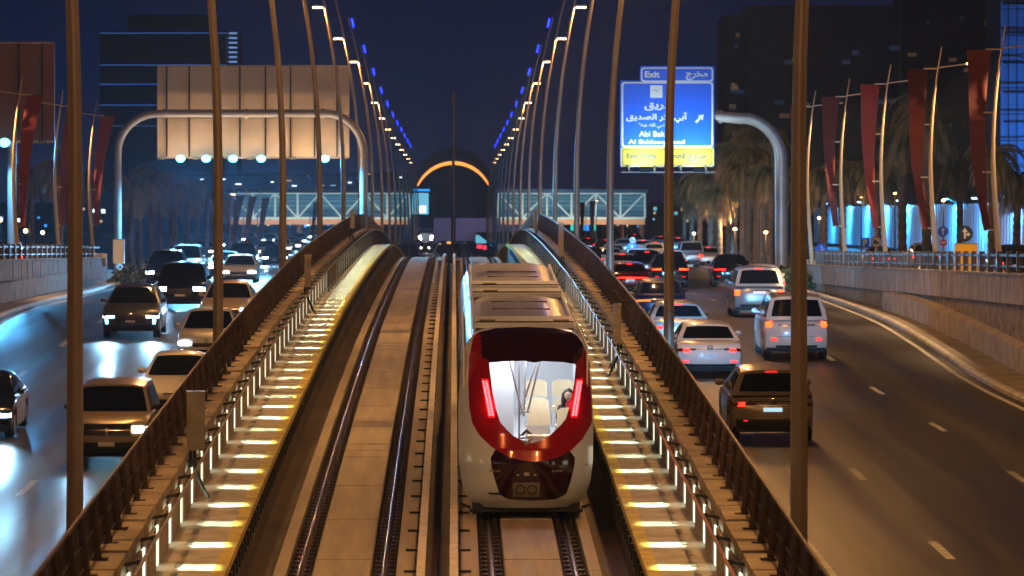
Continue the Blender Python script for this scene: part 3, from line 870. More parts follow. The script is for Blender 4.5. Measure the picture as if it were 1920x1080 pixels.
    def seat(u, v, hh=0):
        s_ = empty('seat', (u, v, z0 + hh)); s_.parent = t
        def sh(a, b):
            th = a * math.pi; x = -.23 * math.cos(th); return (x, .10 + .05 * math.sin(th) + b * .06, .38 + b * (.50 - .05 * (abs(x) / .23) ** 4))
        MB().grid(lambda a, b: (lerp(-.23, .23, a), .24 - .10 * (2 * a - 1) ** 2 * .6 + b * .10, .62 + b * (.34 - .07 * abs(2 * a - 1) ** 4)), 10, 8).grid(lambda a, b: (lerp(-.23, .23, a),   .30 + b * .10, .62 + b * (.34 - .07 * abs(2 * a - 1) ** 4)), 10, 8).build('backrest', 'seat_pad', s_, smooth=True)
        MB().box(-.235, .235, -.22, .24, .36, .44).build('cushion', 'seat_pad', s_)
        MB().box(-.245, .245, -.24, .30, .02, .355).box(-.23, .23, .20, .29, .36, .615).build('shell', 'seat_shell', s_)
    for u, v, hh in ((.28, 1.9, 0), (.28, 2.9, .12), (.86, 2.9, .12), (.28, 4.7, .35), (.84, 4.7, .35), (.88, 1.9, .0), (-1.0, 1.8, 0)):
        seat(u, v, hh)
    m2 = MB(); 
    # small bow-shaped emblem low on the windscreen
    e_ = [(-.15, 1.56), (.0, 1.70), (.12, 1.60), (.02, 1.60), (0, 1.63), (-.06, 1.57)]
    e2 = [(.14, 1.52), (.0, 1.38), (-.12, 1.48), (-.02, 1.48), (0, 1.45), (.06, 1.51)]
    for pg in (e_, e2, [(-.15, 1.53), (.14, 1.56), (.10, 1.53), (-.1, 1.50)]):
        m2.add([fp(u, z, .02) for u, z in pg], [tuple(range(len(pg)))])
    m2.build('emblem', 'chrome', t)
    # seated passenger behind the right pillar
    return t
TR = train((XC + 1.72, D0, zt(D0) + .12), math.atan(SLP), 0, 'red nosed white metro train with a lit cabin running away on the right track')
TR2 = train((xleft(667) - 1.72, 667, zt(667) + .12), 0, R(1.5), 'far metro train with white headlights coming up the left track', near=False)
# passenger: one continuous skinned body, top-level
def person(name, joints, edges, radii, loc, label, m, hair=None):
    me = bpy.data.meshes.new(name); me.from_pydata(joints, edges, []); me.update()
    o = bpy.data.objects.new(name, me); col.objects.link(o); o.location = loc; me.materials.append(M[m])
    sk = o.modifiers.new('skin', 'SKIN'); 
    for i, r in enumerate(radii): me.skin_vertices[0].data[i].radius = (r, r)
    me.skin_vertices[0].data[0].use_root = True
    sub = o.modifiers.new('sub', 'SUBSURF'); sub.levels = 1; sub.render_levels = 1
    sk.use_smooth_shade = True
    return tag(o, label, 'person')
j = [(0, 0, .10), (0, .0, .30), (0, -.02, .48), (0, -.03, .56), (0, -.05, .64), (0, -.06, .74),
     (.17, -.02, .46), (.22, -.08, .24), (.12, -.25, .16), (.07, -.33, .17), (-.17, -.02, .46), (-.22, -.08, .24), (-.12, -.25, .16), (-.07, -.33, .17),
     (.09, -.2, .08), (.10, -.42, .06), (.10, -.44, -.34), (.10, -.52, -.38), (-.09, -.2, .08), (-.10, -.42, .06), (-.10, -.44, -.34), (-.10, -.52, -.38)]
ed = [(0, 1), (1, 2), (2, 3), (3, 4), (4, 5), (2, 6), (6, 7), (7, 8), (8, 9), (2, 10), (10, 11), (11, 12), (12, 13), (0, 14), (14, 15), (15, 16), (16, 17), (0, 18), (18, 19), (19, 20), (20, 21)]
ra = [.15, .12, .13, .055, .075, .085, .055, .045, .032, .03, .055, .045, .032, .03, .08, .065, .045, .035, .08, .065, .045, .035]
pu, pv, pz = .90, 3.1, 1.42
ploc = (XC + 1.72 + pu, D0 + pv - pz * SLP, zt(D0) + .12 + pz + pv * SLP)
pr = person('person', j, ed, ra, ploc, 'seated woman with long dark hair behind the right edge of the train windscreen', 'cloth')
mb = MB(); mb.sphere((0, -.085, .70), .085, 14, 10, 1.25)
hd = mb.build('face', 'skin', pr, smooth=True)
mb = MB(); mb.sphere((-.03, -.165, .715), .012, 6, 5); mb.sphere((.03, -.165, .715), .012, 6, 5); mb.bar((-.025, -.168, .645), (.025, -.168, .645), .012); mb.build('facial_features', 'hair', pr)
mb = MB(); mb.sphere((0, -.045, .735), .105, 14, 10, 1.1)
for s in (-1, 1): mb.tube([(s * .075, -.06, .74), (s * .10, -.07, .6), (s * .11, -.09, .42)], [.05, .05, .02], 8)
mb.build('hair', 'hair', pr, smooth=True)

# ---------------------------------------------------------------- cars
def bend_z(v): return v
def car_mesh(name, spec):
    """one car at the origin, nose towards +y; returns its root. spec: dict"""
    W, L, H = spec['W'] / 2, spec['L'], spec['H']
    suv = spec['type'] != 'sedan'; box_ = spec['type'] == 'boxy'
    zs = .26 if suv else .19; rw = .37 if suv else .33; ra = rw + .07
    yf, yr = L / 2 - .92, -L / 2 + (.86 if suv else 1.0)
    zb = spec.get('belt', 1.12 if suv else .95)
    zh0 = spec.get('nose', 1.0 if box_ else .86 if suv else .70); zhc = spec.get('cowl', zb + (.03 if suv else .0))
    zdk = zb if suv else zb + .06
    yc = L / 2 - (1.25 if suv else 1.25)          # base of the windscreen
    yt = -L / 2 + (.02 if box_ else .10 if suv else .62)   # base of the rear window
    ext = spec['type']
    def ztop(y):
        if y > yc: return lerp(zhc, zh0, ((y - yc) / (L / 2 - yc)) ** 1.6)
        if y < yt: return lerp(zdk, zdk - .06, (yt - y) / max(.1, (yt + L / 2)))
        return lerp(zdk, zhc, (y - yt) / (yc - yt))
    def z0(y, a):
        z = zs + (.10 if abs(y) > L / 2 - .25 else 0) * ((abs(y) - L / 2 + .25) / .25)
        if abs(a) > .55:
            for yw in (yf, yr):
                q = ra * ra - (y - yw) ** 2
                if q > 0: z = max(z, rw + math.sqrt(q) * .98)
        return z
    def body(a, b, c):
        y0 = b * L / 2
        s_ = 1 if b > 0 else -1
        B = abs(b) ** 7
        y = y0 - s_ * B * (.20 * abs(a) ** 3.2 + .10 * abs(2 * c - .9) ** 3)
        zb0 = z0(y0, a); zt_ = ztop(y0)
        z = zb0 + c * (zt_ - zb0) - .055 * abs(a) ** 6 * c ** 3 - .05 * B * c ** 4
        x = a * W * (1 - .07 * abs(b) ** 8) * (1 - .09 * max(0, c - .5) ** 1.5 - .03 * (1 - c) ** 2)
        # waist crease and haunches
        if abs(a) > .9: x += math.copysign(.012 * math.sin(c * 9.0), a)
        return (x, y, z)
    t = empty(name)
    mb = MB(); nb, nc, na = 60, 9, 10
    mb.grid(lambda u, v: body(1, 2 * u - 1, v), nb, nc); mb.grid(lambda u, v: body(-1, 1 - 2 * u, v), nb, nc)
    mb.grid(lambda u, v: body(2 * v - 1, 2 * u - 1, 1), nb, na)
    mb.grid(lambda u, v: body(1 - 2 * u, 1, v), na, nc); mb.grid(lambda u, v: body(2 * u - 1, -1, v), na, nc)
    P = spec['paint']
    mb.build('body', P, t, smooth=True, angle=50)
    MB().box(-W * .86, W * .86, -L / 2 + .25, L / 2 - .25, zs - .02, zs + .35).build('underbody', 'black', t)
    # greenhouse
    rr_ = spec.get('roof', (-L / 2 + (.22 if box_ else .55 if suv else 1.30), yc - (.62 if box_ else .75 if suv else .80)))
    def gh(a, b, c):
        yb = lerp(yt, yc, (b + 1) / 2); ytp = lerp(rr_[0], rr_[1], (b + 1) / 2)
        cc = c ** (1.0 if box_ else .92)
        y = lerp(yb, ytp, cc) - (.10 * abs(a) ** 3 * (abs(b) ** 6) * (1 if b > 0 else -1))
        x = a * W * lerp(.945, .76 if box_ else .70, c ** 1.3)
        zr_ = H - .05 * b * b - (.03 * max(0, -b) if not box_ else 0)
        z = lerp(ztop(yb) - .035, zr_, c) + (.045 * (1 - a * a) if c > .99 else .045 * (1 - a * a) * c ** 4) - .03 * abs(a) ** 6 * c
        return (x, y, z)
    g = MB()
    g.grid(lambda u, v: gh(1, 2 * u - 1, v), 24, 8); g.grid(lambda u, v: gh(-1, 1 - 2 * u, v), 24, 8)
    g.grid(lambda u, v: gh(2 * v - 1, 2 * u - 1, 1), 24, 10)
    g.grid(lambda u, v: gh(1 - 2 * u, 1, v), 10, 8); g.grid(lambda u, v: gh(2 * u - 1, -1, v), 10, 8)
    rf = g.build('roof', P, t, smooth=True, angle=50)
    if spec.get('darkroof'): rf.data.materials[0] = M['trim']
    G = 'carglass'
    MB().grid(lambda u, v: gh(1 - 2 * u, 1, v), 12, 8, .010, .045, .955, .05, .93).build('windscreen', G, t, smooth=True)
    MB().grid(lambda u, v: gh(2 * u - 1, -1, v), 12, 8, .010, .08, .92, .16, .88).build('rear_window', G, t, smooth=True)
    for s in (-1, 1):
        for b0, b1 in ((-.86, -.50), (-.46, .02), (.06, .78)) if suv else ((-.74, -.02), (.02, .76)):
            f = (lambda u, v: gh(1, u, v)) if s > 0 else (lambda u, v: gh(-1, -u, v))
            MB().grid(f, 6, 4, .010, b0 if s > 0 else -b1, b1 if s > 0 else -b0, .12, .84).build('side_window', G, t, smooth=True)
        # mirrors
        m = MB(); xm = W * .93; ym = yc - .42; zm = zb + .10
        m.sphere((s * (xm + .13), ym, zm), .10, 10, 7, .75); m.bar((s * (xm - .02), ym, zm - .05), (s * (xm + .08), ym, zm - .03), .05)
        m.build('wing_mirror', P if not spec.get('darkmirror') else 'trim', t, smooth=True)
        for yw in (yf, yr):
            w = MB(); w.tube([(s * (W - .24), yw, rw), (s * (W - .05), yw, rw), (s * (W - .02), yw, rw)], [rw, rw, rw - .03], 24)
            o = w.build('wheel', 'black', t, smooth=True, angle=30)
            r_ = MB(); r_.tube([(s * (W - .06), yw, rw), (s * (W - .010), yw, rw)], [rw * .66, rw * .60], 20)
            r_.build('rim', 'rim', o, smooth=True, angle=30)
    if spec.get('rails'):
        for s in (-1, 1): MB().tube([(s * W * .66, rr_[0] + .15, H), (s * W * .67, rr_[0] + .3, H + .06), (s * W * .67, rr_[1] - .3, H + .06), (s * W * .66, rr_[1] - .1, H)], .02, 6).build('roof_rail', 'galv', t)
    def face(end):
        if end == 'r': return lambda a, c: body(a, -1, c)
        return lambda a, c: body(-a, 1, c)
    def patch(end, a0, a1, c0, c1, off=.012, na=6, nc=3):
        f = face(end); return MB().grid(lambda u, v: f(u, v), na, nc, off, a0, a1, c0, c1)
    def wrap(s, end, c0, c1, bl):
        b0 = -1 if end == 'r' else 1
        b1 = b0 + bl * (1 if end == 'r' else -1)
        if s > 0: f = (lambda u, v: body(1, u, v))
        else: f = (lambda u, v: body(-1, -u, v))
        lo, hi = min(b0, b1), max(b0, b1)
        if s < 0: lo, hi = -hi, -lo
        return MB().grid(f, 3, 2, .012, lo, hi, c0, c1)
    for it in spec['rear' if spec['see'] == 'r' else 'front']:
        kind = it[0]; en = spec['see']
        if kind == 'lampmesh':   # name, a0,a1,c0,c1, mat, wrap length
            _, nm, a0, a1, c0, c1, m_, wr_ = it
            for s in (-1, 1):
                A = (a0, a1) if s > 0 else (-a1, -a0)
                o = patch(en, A[0], A[1], c0, c1, .014).build(nm, m_, t)
                if wr_: 
                    w_ = wrap(s if en == 'r' else -s, en, c0, c1, wr_)
                    w_.build('lamp_side', m_, o)
        elif kind == 'bar':
            _, nm, a0, a1, c0, c1, m_ = it
            patch(en, a0, a1, c0, c1, .016, 12).build(nm, m_, t)
        elif kind == 'bump':     # 3-D block
            _, nm, x0, x1, z0_, z1_, m_, out = it
            yy = (-L / 2 if en == 'r' else L / 2)
            sg = -1 if en == 'r' else 1
            MB().box(x0, x1, *sorted((yy - sg * .15, yy + sg * out)), z0_, z1_).build(nm, m_, t)
        elif kind == 'ring':
            _, nm, z_, r_, m_ = it
            sg = -1 if en == 'r' else 1; yy = sg * (L / 2 + .02)
            MB().tube([(r_ * 1.25 * math.cos(k * math.pi / 8), yy, z_ + r_ * math.sin(k * math.pi / 8)) for k in range(17)], .012, 5, False).build(nm, m_, t)
        elif kind == 'stop':
            v = MB().grid(lambda u, v: gh(2 * u - 1, -1, v), 4, 1, .015, .40, .60, .90, .95); v.build('stop_lamp', it[1], t)
        elif kind == 'grille':
            _, x0, x1, z0_, z1_, nn = it
            yy = L / 2 + .0
            m = MB()
            for k in range(nn): m.box(x0, x1, yy - .01, yy + .025, lerp(z0_, z1_, (k + .3) / nn), lerp(z0_, z1_, (k + .6) / nn))
            m.build('grille_bar', 'chrome', t)
    return t
def paint(name, c, metal=.45, rough=.30):
    if name not in M: M[name] = mat(name, c, rough, metal, coat=.6)
    return name
paint('p_gold', (.30, .26, .21)); paint('p_white', (.72, .72, .70), .0, .25); paint('p_silver', (.50, .50, .50)); paint('p_grey', (.27, .28, .30))
paint('p_slate', (.07, .075, .085), .4); paint('p_black', (.012, .012, .014), .1, .15); paint('p_blue', (.015, .025, .06)); paint('p_maroon', (.10, .01, .012)); paint('p_tan', (.40, .33, .24)); paint('p_beige', (.52, .44, .33))
REAR_STD = [('lampmesh', 'tail_lamp', .60, 1.0, .62, .80, 'tail', .10), ('bar', 'number_plate', -.24, .24, .50, .66, 'plate'), ('bar', 'bumper_insert', -.8, .8, .04, .20, 'trim'),
            ('bar', 'trim_strip', -.55, .55, .76, .79, 'chrome'), ('lampmesh', 'reflector', .66, .88, .24, .29, 'tail_dim', 0), ('bump', 'exhaust', -.7, -.6, .24, .30, 'chrome', .03)]
FRONT_STD = [('lampmesh', 'head_lamp', .58, .99, .60, .86, 'head', .06), ('bar', 'grille', -.5, .5, .42, .74, 'trim'), ('bar', 'lower_intake', -.8, .8, .08, .24, 'trim'),
             ('bar', 'number_plate', -.22, .22, .28, .40, 'plate'), ('ring', 'emblem', .66, .05, 'chrome')]
CARS = []
def car(px, P, side, see, label, cat='car', level=None, group=None, beams=0, bw=120, **spec):
    sp = dict(W=1.85, L=4.6, H=1.48, type='sedan', paint='p_white', see=see, rear=REAR_STD, front=FRONT_STD); sp.update(spec)
    t = car_mesh('parked_car' if False else 'car', sp)
    zf = level or (zl if side < 0 else zr)
    d = F / P; cy = d + sp['L'] / 2; x = (px - CX) / P
    sl = (zf(cy + 2) - zf(cy - 2)) / 4
    z = zf(cy) + .01
    t.location = (x, cy, z); t.rotation_euler = (math.atan(sl) * (1 if see == 'r' else -1), 0, 0 if see == 'r' else math.pi)
    tag(t, label, cat, group or ('cars driving away on the right' if side > 0 else 'cars coming with headlights on the left'))
    if beams:
        for s in (-1, 1):
            zz = sp.get('beamz', .68)
            light('SPOT', (s * sp['W'] * .39, sp['L'] / 2 + .10, zz), bw * 2.0 * (1 if d < 200 else 5), COOL, parent=t, aim=(0, 1, -.085), spot_size=R(46), spot_blend=.9, shadow_soft_size=.07)
    if see == 'r' and zf is zr:
        light('SPOT', (0, sp['L'] / 2 + .12, .68), 10000, (.12, .50, 1.0), parent=t, aim=(.10, 1, -.05), spot_size=R(42), spot_blend=.9, shadow_soft_size=.3)
    CARS.append((px, d, sp['L'], label)); return t
def rear(lamp, extra=(), plate=('bar', 'number_plate', -.24, .24, .50, .66, 'plate')):
    return [lamp, plate, ('bar', 'bumper_insert', -.8, .8, .02, .18, 'trim'), ('lampmesh', 'reflector', .66, .88, .22, .27, 'tail_dim', 0)] + list(extra)
# right carriageway, seen from behind
car(1449, 86.5, 1, 'r', 'gold brown SUV with round red tail lamps, nearest car on the right', type='suv', paint='p_gold', W=1.84, L=4.6, H=1.62, belt=1.08, darkmirror=0,
    rear=[('lampmesh', 'tail_lamp', .70, .88, .70, .86, 'tail', 0), ('lampmesh', 'lamp_housing', .42, .70, .75, .83, 'p_maroon', 0), ('lampmesh', 'side_lamp', .86, 1.0, .73, .85, 'p_maroon', .10), ('bar', 'chrome_strip', -.62, .62, .865, .885, 'chrome'), ('bar', 'number_plate', -.24, .24, .52, .66, 'plate_lit'),
          ('bar', 'bumper_insert', -.92, .92, .02, .26, 'trim'), ('bar', 'bumper_strip', -.85, .85, .27, .285, 'chrome'), ('lampmesh', 'reflector', .60, .84, .20, .245, 'tail_dim', 0), ('ring', 'emblem', .93, .055, 'chrome'), ('stop', 'tail_dim'),
          ('bar', 'plate_recess', -.42, .42, .685, .70, 'trim')])
car(1331, 68, 1, 'r', 'white sedan with brake lamps on, in the lane beside the fence', W=1.84, L=4.85, H=1.45, paint='p_white', beams=0,
    rear=[('lampmesh', 'tail_lamp', .64, .86, .66, .78, 'tail', 0), ('lampmesh', 'lamp_housing', .46, .64, .72, .80, 'p_maroon', 0), ('lampmesh', 'side_lamp', .86, 1.0, .67, .82, 'p_maroon', .10), ('bar', 'boot_strip', -.44, .44, .76, .785, 'chrome'), ('bar', 'number_plate', -.22, .22, .46, .66, 'plate'),
          ('bar', 'bumper_insert', -.86, .86, .02, .13, 'trim'), ('lampmesh', 'reflector', .70, .90, .20, .26, 'tail', 0), ('ring', 'emblem', .84, .05, 'chrome')])
car(1494, 64, 1, 'r', 'big white boxy SUV with tall orange tail lamps in the middle lane', 'suv', type='boxy', paint='p_white', W=1.90, L=4.85, H=1.88, belt=1.22, rails=1,
    rear=[('lampmesh', 'tail_lamp', .84, .98, .76, 1.0, 'tail_or', .03), ('bar', 'garnish', -.62, .62, .80, .84, 'chrome'), ('bar', 'number_plate', -.24, .24, .62, .77, 'plate'),
          ('bar', 'tailgate_line', -.70, .70, .40, .412, 'trim'), ('lampmesh', 'reflector', .66, .84, .27, .34, 'tail', 0), ('bar', 'bumper_insert', -.7, .7, .02, .10, 'trim'), ('bump', 'tow_bar', -.35, .35, .30, .38, 'black', .04)])
car(1424, 51.5, 1, 'r', 'grey SUV with upright red corner lamps and a shark fin mirror each side', 'suv', type='boxy', paint='p_grey', W=1.86, L=4.9, H=1.82, belt=1.16, rails=1,
    rear=[('lampmesh', 'tail_lamp', .82, 1.0, .56, .86, 'tail_or', .04), ('bar', 'number_plate', -.26, .26, .62, .76, 'plate'), ('bar', 'garnish', -.40, .40, .80, .83, 'chrome'), ('stop', 'tail'), ('bar', 'bumper_insert', -.8, .8, .02, .14, 'trim')])
car(1434, 44, 1, 'r', 'white roofed sedan hidden in front of the grey SUV', W=1.84, L=4.6, H=1.5, paint='p_white')
car(1372, 37, 1, 'r', 'black SUV with a bright white plate, outermost lane', 'suv', type='suv', paint='p_black', W=1.86, L=4.6, H=1.62, rear=rear(('lampmesh', 'tail_lamp', .35, .92, .72, .82, 'tail', .05), plate=('bar', 'number_plate', .20, .62, .52, .70, 'plate_lit')))
car(1275, 62, 1, 'r', 'silver sedan half hidden by the second lamp post on the right', W=1.84, L=4.8, H=1.46, paint='p_silver', rear=rear(('lampmesh', 'tail_lamp', .62, 1.0, .64, .78, 'tail', .06), [('stop', 'tail')]))
car(1239, 54, 1, 'r', 'dark blue hatchback with slanted orange tail lamps by the fence', type='suv', paint='p_blue', W=1.84, L=4.3, H=1.52, belt=1.02,
    rear=rear(('lampmesh', 'tail_lamp', .42, 1.0, .72, .84, 'tail_or', .05)))
car(1257, 37.2, 1, 'r', 'dark SUV with hooked orange tail lamps behind the second post', type='suv', paint='p_black', W=1.9, L=4.7, H=1.66, rear=rear(('lampmesh', 'tail_lamp', .52, .95, .74, .88, 'tail_or', .05)))
car(1182, 41, 1, 'r', 'maroon sedan with one red light bar across its tail', paint='p_maroon', W=1.84, L=4.7, H=1.46, rear=rear(('bar', 'light_bar', -.95, .95, .70, .78, 'tail'), [('stop', 'tail')]))
car(1297, 27, 1, 'r', 'dark van with one bright orange lamp, far behind the posts', 'van', type='boxy', paint='p_grey', W=1.85, L=4.8, H=1.85)
car(1198, 28.5, 1, 'r', 'pale blue white sedan far ahead near the first curved post', paint='p_white')
car(1151, 25, 1, 'r', 'small white car far ahead against the fence line', paint='p_white')
car(1112, 30, 1, 'r', 'black car roof just above the right hand fence', paint='p_black', type='suv', H=1.6)
car(1228, 24, 1, 'r', 'tan car far ahead between two lamp posts', paint='p_beige')
car(1318, 22, 1, 'r', 'small dark car farthest ahead beneath the palms', paint='p_black', type='suv', H=1.6)
car(1170, 20, 1, 'r', 'tiny silver car at the far end of the right lanes', paint='p_silver')
for px, P, pt, lb in [(1144, 30, 'p_grey', 'grey car partly behind the fence, ahead of the maroon sedan'), (1168, 33, 'p_silver', 'silver car between the fence and the pale blue sedan'), (1214, 33, 'p_black', 'black sedan directly ahead of the dark SUV with hooked lamps'),
                      (1262, 30, 'p_white', 'white sedan just left of the dark van'), (1330, 27, 'p_beige', 'beige sedan in the outer lanes right of the dark van'), (1136, 22, 'p_black', 'small black car near the fence, far ahead'), (1207, 21, 'p_white', 'small white car far ahead between the signs'),
                      (1272, 20, 'p_grey', 'small grey car far ahead in front of the palms'), (1190, 17, 'p_black', 'tiny black car in the farthest queue'), (1240, 17.5, 'p_silver', 'tiny silver car in the farthest queue beside the palms'), (1104, 19, 'p_maroon', 'tiny maroon car at the fence crest')]:
    car(px, P, 1, 'r', lb, paint=pt, type='suv' if pt in ('p_black', 'p_grey') else 'sedan', H=1.62 if pt in ('p_black', 'p_grey') else 1.47, rear=rear(('lampmesh', 'tail_lamp', .50, 1.0, .62, .82, 'tail', .08), [('stop', 'tail')]))
# side road on the right
car(1654, 30, 1, 'r', 'dark sedan with a row of red lamps behind the wall railing', paint='p_maroon', level=zsr, group='cars on the side road', rear=rear(('bar', 'light_bar', -.95, .95, .66, .78, 'tail')))
car(1736, 29, 1, 'r', 'pale car with a lit high brake lamp beside the yellow box', paint='p_silver', type='suv', H=1.7, level=zsr, group='cars on the side road', rear=rear(('lampmesh', 'tail_lamp', .6, 1.0, .6, .85, 'tail', .05), [('stop', 'tail')]))
car(1908, 42, 1, 'r', 'black SUV cut by the right edge, behind the wall railing', 'suv', paint='p_black', type='suv', W=1.9, H=1.7, level=zsr, group='cars on the side road', rear=rear(('lampmesh', 'tail_lamp', .7, 1.0, .7, .85, 'tail', .05)))
# left carriageway, coming towards the viewer
car(200, 84, -1, 'f', 'tan boxy SUV with chrome cross grille, nearest on the left', 'suv', beams=1, bw=60, beamz=.85, type='boxy', paint='p_tan', W=1.88, L=4.5, H=1.76, belt=1.15, nose=1.04, darkmirror=1,
    front=[('lampmesh', 'head_lamp', .66, .94, .66, .90, 'head_warm', .03), ('bar', 'grille', -.60, .60, .56, .93, 'trim'), ('bar', 'grille_surround', -.64, .64, .93, .965, 'chrome'), ('bar', 'grille_surround', -.64, .64, .52, .56, 'chrome'),
           ('bar', 'grille_cross', -.03, .03, .56, .93, 'chrome'), ('bar', 'grille_cross', -.6, .6, .73, .765, 'chrome'), ('bar', 'bumper', -.98, .98, .34, .46, 'p_tan'), ('bar', 'number_plate', -.22, .20, .20, .34, 'plate'), ('bar', 'lower_intake', -.9, .9, .02, .33, 'trim')])
car(-52, 78, -1, 'f', 'dark sedan with blue white headlamp, cut by the left edge', beams=1, bw=300, paint='p_black', W=1.88, L=4.8, H=1.46)
car(327, 73, -1, 'f', 'white sedan with big dark windscreen just behind the tan SUV', beams=0, paint='p_white', W=1.8, L=4.5, H=1.47,
    front=[('lampmesh', 'head_lamp', .62, .96, .66, .80, 'galv', .06), ('bar', 'grille', -.35, .35, .66, .74, 'trim'), ('bar', 'lower_intake', -.7, .7, .06, .32, 'trim'), ('bar', 'number_plate', -.2, .2, .4, .52, 'plate')])
car(244, 57, -1, 'f', 'dark grey SUV with vertical running lights under its headlamps', 'suv', beams=1, bw=420, type='suv', paint='p_slate', W=1.90, L=4.6, H=1.66, belt=1.1, rails=1,
    front=[('lampmesh', 'head_lamp', .60, .97, .70, .80, 'head', .05), ('lampmesh', 'running_lamp', .84, .93, .26, .58, 'drl', 0), ('bar', 'grille', -.56, .56, .30, .72, 'trim'), ('bar', 'number_plate', -.18, .18, .36, .50, 'plate'), ('bar', 'lower_intake', -.9, .9, .02, .20, 'trim'), ('ring', 'emblem', .80, .05, 'chrome')])
car(387, 62, -1, 'f', 'white hatchback between the second post and the white sedan', beams=1, bw=120, type='sedan', paint='p_white', W=1.8, L=4.1, H=1.5)
car(337, 49.5, -1, 'f', 'black SUV with square bright headlamps in the middle lane', 'suv', beams=1, bw=300, type='boxy', paint='p_black', W=1.93, L=4.8, H=1.76)
car(424, 54, -1, 'f', 'beige sedan with taxi style roof behind the second post', beams=1, bw=120, paint='p_beige', W=1.84, L=4.8, H=1.47)
car(308, 38, -1, 'f', 'black SUV in the outer lane left of the other black one', 'suv', beams=1, bw=200, type='suv', paint='p_black', W=1.93, L=4.9, H=1.8)
car(346, 32.5, -1, 'f', 'white high SUV behind the two black ones', 'suv', beams=1, bw=160, type='boxy', paint='p_beige', W=1.95, L=5.0, H=1.88)
car(447, 36, -1, 'f', 'silver sedan with glaring headlamps right of the second post', beams=1, bw=260, paint='p_silver', W=1.85, L=4.7, H=1.46)
car(452, 28, -1, 'f', 'dark SUV behind the silver sedan', beams=0, type='suv', paint='p_black', W=1.95, H=1.75)
car(419, 32, -1, 'f', 'tan sedan peeping out beside the second post', beams=0, paint='p_tan')
car(499, 22, -1, 'f', 'white car with lamps on, far back near the third post', beams=1, bw=260, paint='p_silver')
car(546, 18.5, -1, 'f', 'pale car far back where the fence meets the road', beams=1, bw=300, paint='p_white')
car(380, 22, -1, 'f', 'small dark car far back in the outer lane', beams=1, bw=260, paint='p_grey')
car(590, 13, -1, 'f', 'tiny car with white lamps at the far end of the left lanes', beams=1, bw=400, paint='p_white')
for px, P, pt, lb in [(515, 26, 'p_black', 'black car with lamps on beside the third post'), (527, 20, 'p_white', 'white car with lamps on, far back right of the third post'), (470, 20, 'p_grey', 'grey car with lamps on behind the far dark SUV'), (430, 18, 'p_silver', 'silver car with lamps on at the back of the queue'),
                      (560, 15.5, 'p_silver', 'tiny silver car with lamps on close to the fence'), (505, 15, 'p_beige', 'tiny beige car with lamps on at the end of the road'), (466, 14.5, 'p_white', 'tiny white car with lamps on at the end of the road')]:
    car(px, P, -1, 'f', lb, beams=1, bw=200, paint=pt)
car(8, 38, -1, 'r', 'dark car behind the railing at the left edge', paint='p_black', type='suv', H=1.6, level=zsl, group='cars on the side road')

# ---------------------------------------------------------------- banner posts along the walls
def banner_post(side, k, d, L, label, bl, mt='banner', low=0, lit=False):
    z0 = (zwt if side > 0 else zwl)(d) - .75 - low; x0 = side * L
    H = 5.9 + CZ - z0 - low
    t = empty('banner_post', (x0, d, z0), label=label, cat='banner post', group='curved banner posts along the walls')
    def bx(z):
        f = z / H; return (-.33 * math.sin(f * math.pi * .72) + .62 * max(0, f - .45) ** 1.7 * 1.6)
    n = 14; zs = [H * i / n for i in range(n + 1)]
    MB().tube([(bx(z), 0, z) for z in zs], [lerp(.10, .02, (i / n) ** 1.5) for i in range(n + 1)], 8).build('post', 'bannerpole', t, smooth=True)
    zt_ = CZ + 5.12 - z0 - low; zb_ = CZ - .45 - z0 - low
    sg = -1                                      # the cloth always hangs on the left of its post in the picture on the right side
    if side < 0: sg = 1
    b = MB()
    n = 16; vs = []
    for yy in (-.012, .012):
        for i in range(n + 1):
            f = i / n; z = lerp(zt_, zb_, f)
            w = lerp(.78, .22, f ** .75); c = bx(z) + sg * (.30 - .10 * f)
            vs += [(c, yy + .12 * math.sin(f * 9 + k), z), (c + sg * w, yy - .14 * math.sin(f * 7 + k), z)]
    m = n + 1; fs = []
    for i in range(n):
        fs += [(2 * i, 2 * i + 1, 2 * i + 3, 2 * i + 2), (2 * m + 2 * i, 2 * m + 2 * i + 2, 2 * m + 2 * i + 3, 2 * m + 2 * i + 1),
               (2 * i, 2 * i + 2, 2 * m + 2 * i + 2, 2 * m + 2 * i), (2 * i + 1, 2 * m + 2 * i + 1, 2 * m + 2 * i + 3, 2 * i + 3)]
    b.add(vs, fs).build('banner', mt, t, smooth=True, label=bl)
    for f in (0, .35, .68, 1.0):
        z = lerp(zt_, zb_, f) + .02
        MB().bar((bx(z), 0, z), (bx(z) + sg * (.34 if f else .5), 0, z), .05).build('bracket', 'bannerpole', t)
    a = MB().bar((bx(zt_), 0, zt_ + .05), (bx(zt_) - sg * 1.25, 0, zt_ + .22), .045).build('lamp_arm', 'bannerpole', t)
    MB().box(*sorted((bx(zt_) - sg * 1.0, bx(zt_) - sg * 1.40)), -.07, .07, zt_ + .16, zt_ + .22).build('lamp_head', 'lampwarm' if k in (1, 5, 8) else 'bannerpole', a)
    if lit: light('SPOT', (bx(zt_) - sg * 1.2, 0, zt_ + .1), 5000, (1, .60, .28), parent=t, aim=(-sg * .25, .25, -1), spot_size=R(160), spot_blend=.6, shadow_soft_size=.1)  # warm spot added to light palms and walls, even under unlit heads
    return t
for k in range(5):
    inv = .000973 + .000128 * k; d = F * 16.9 * inv
    banner_post(1, k, d, 16.9, 'curved post with %s banner on the right wall, %s from the viewer' % (['rust brown', 'dark red', 'bright red', 'dark red'][k % 4], nth(k)), None, ['banner2', 'banner2', 'banner', 'banner2'][k % 4], 0, True)
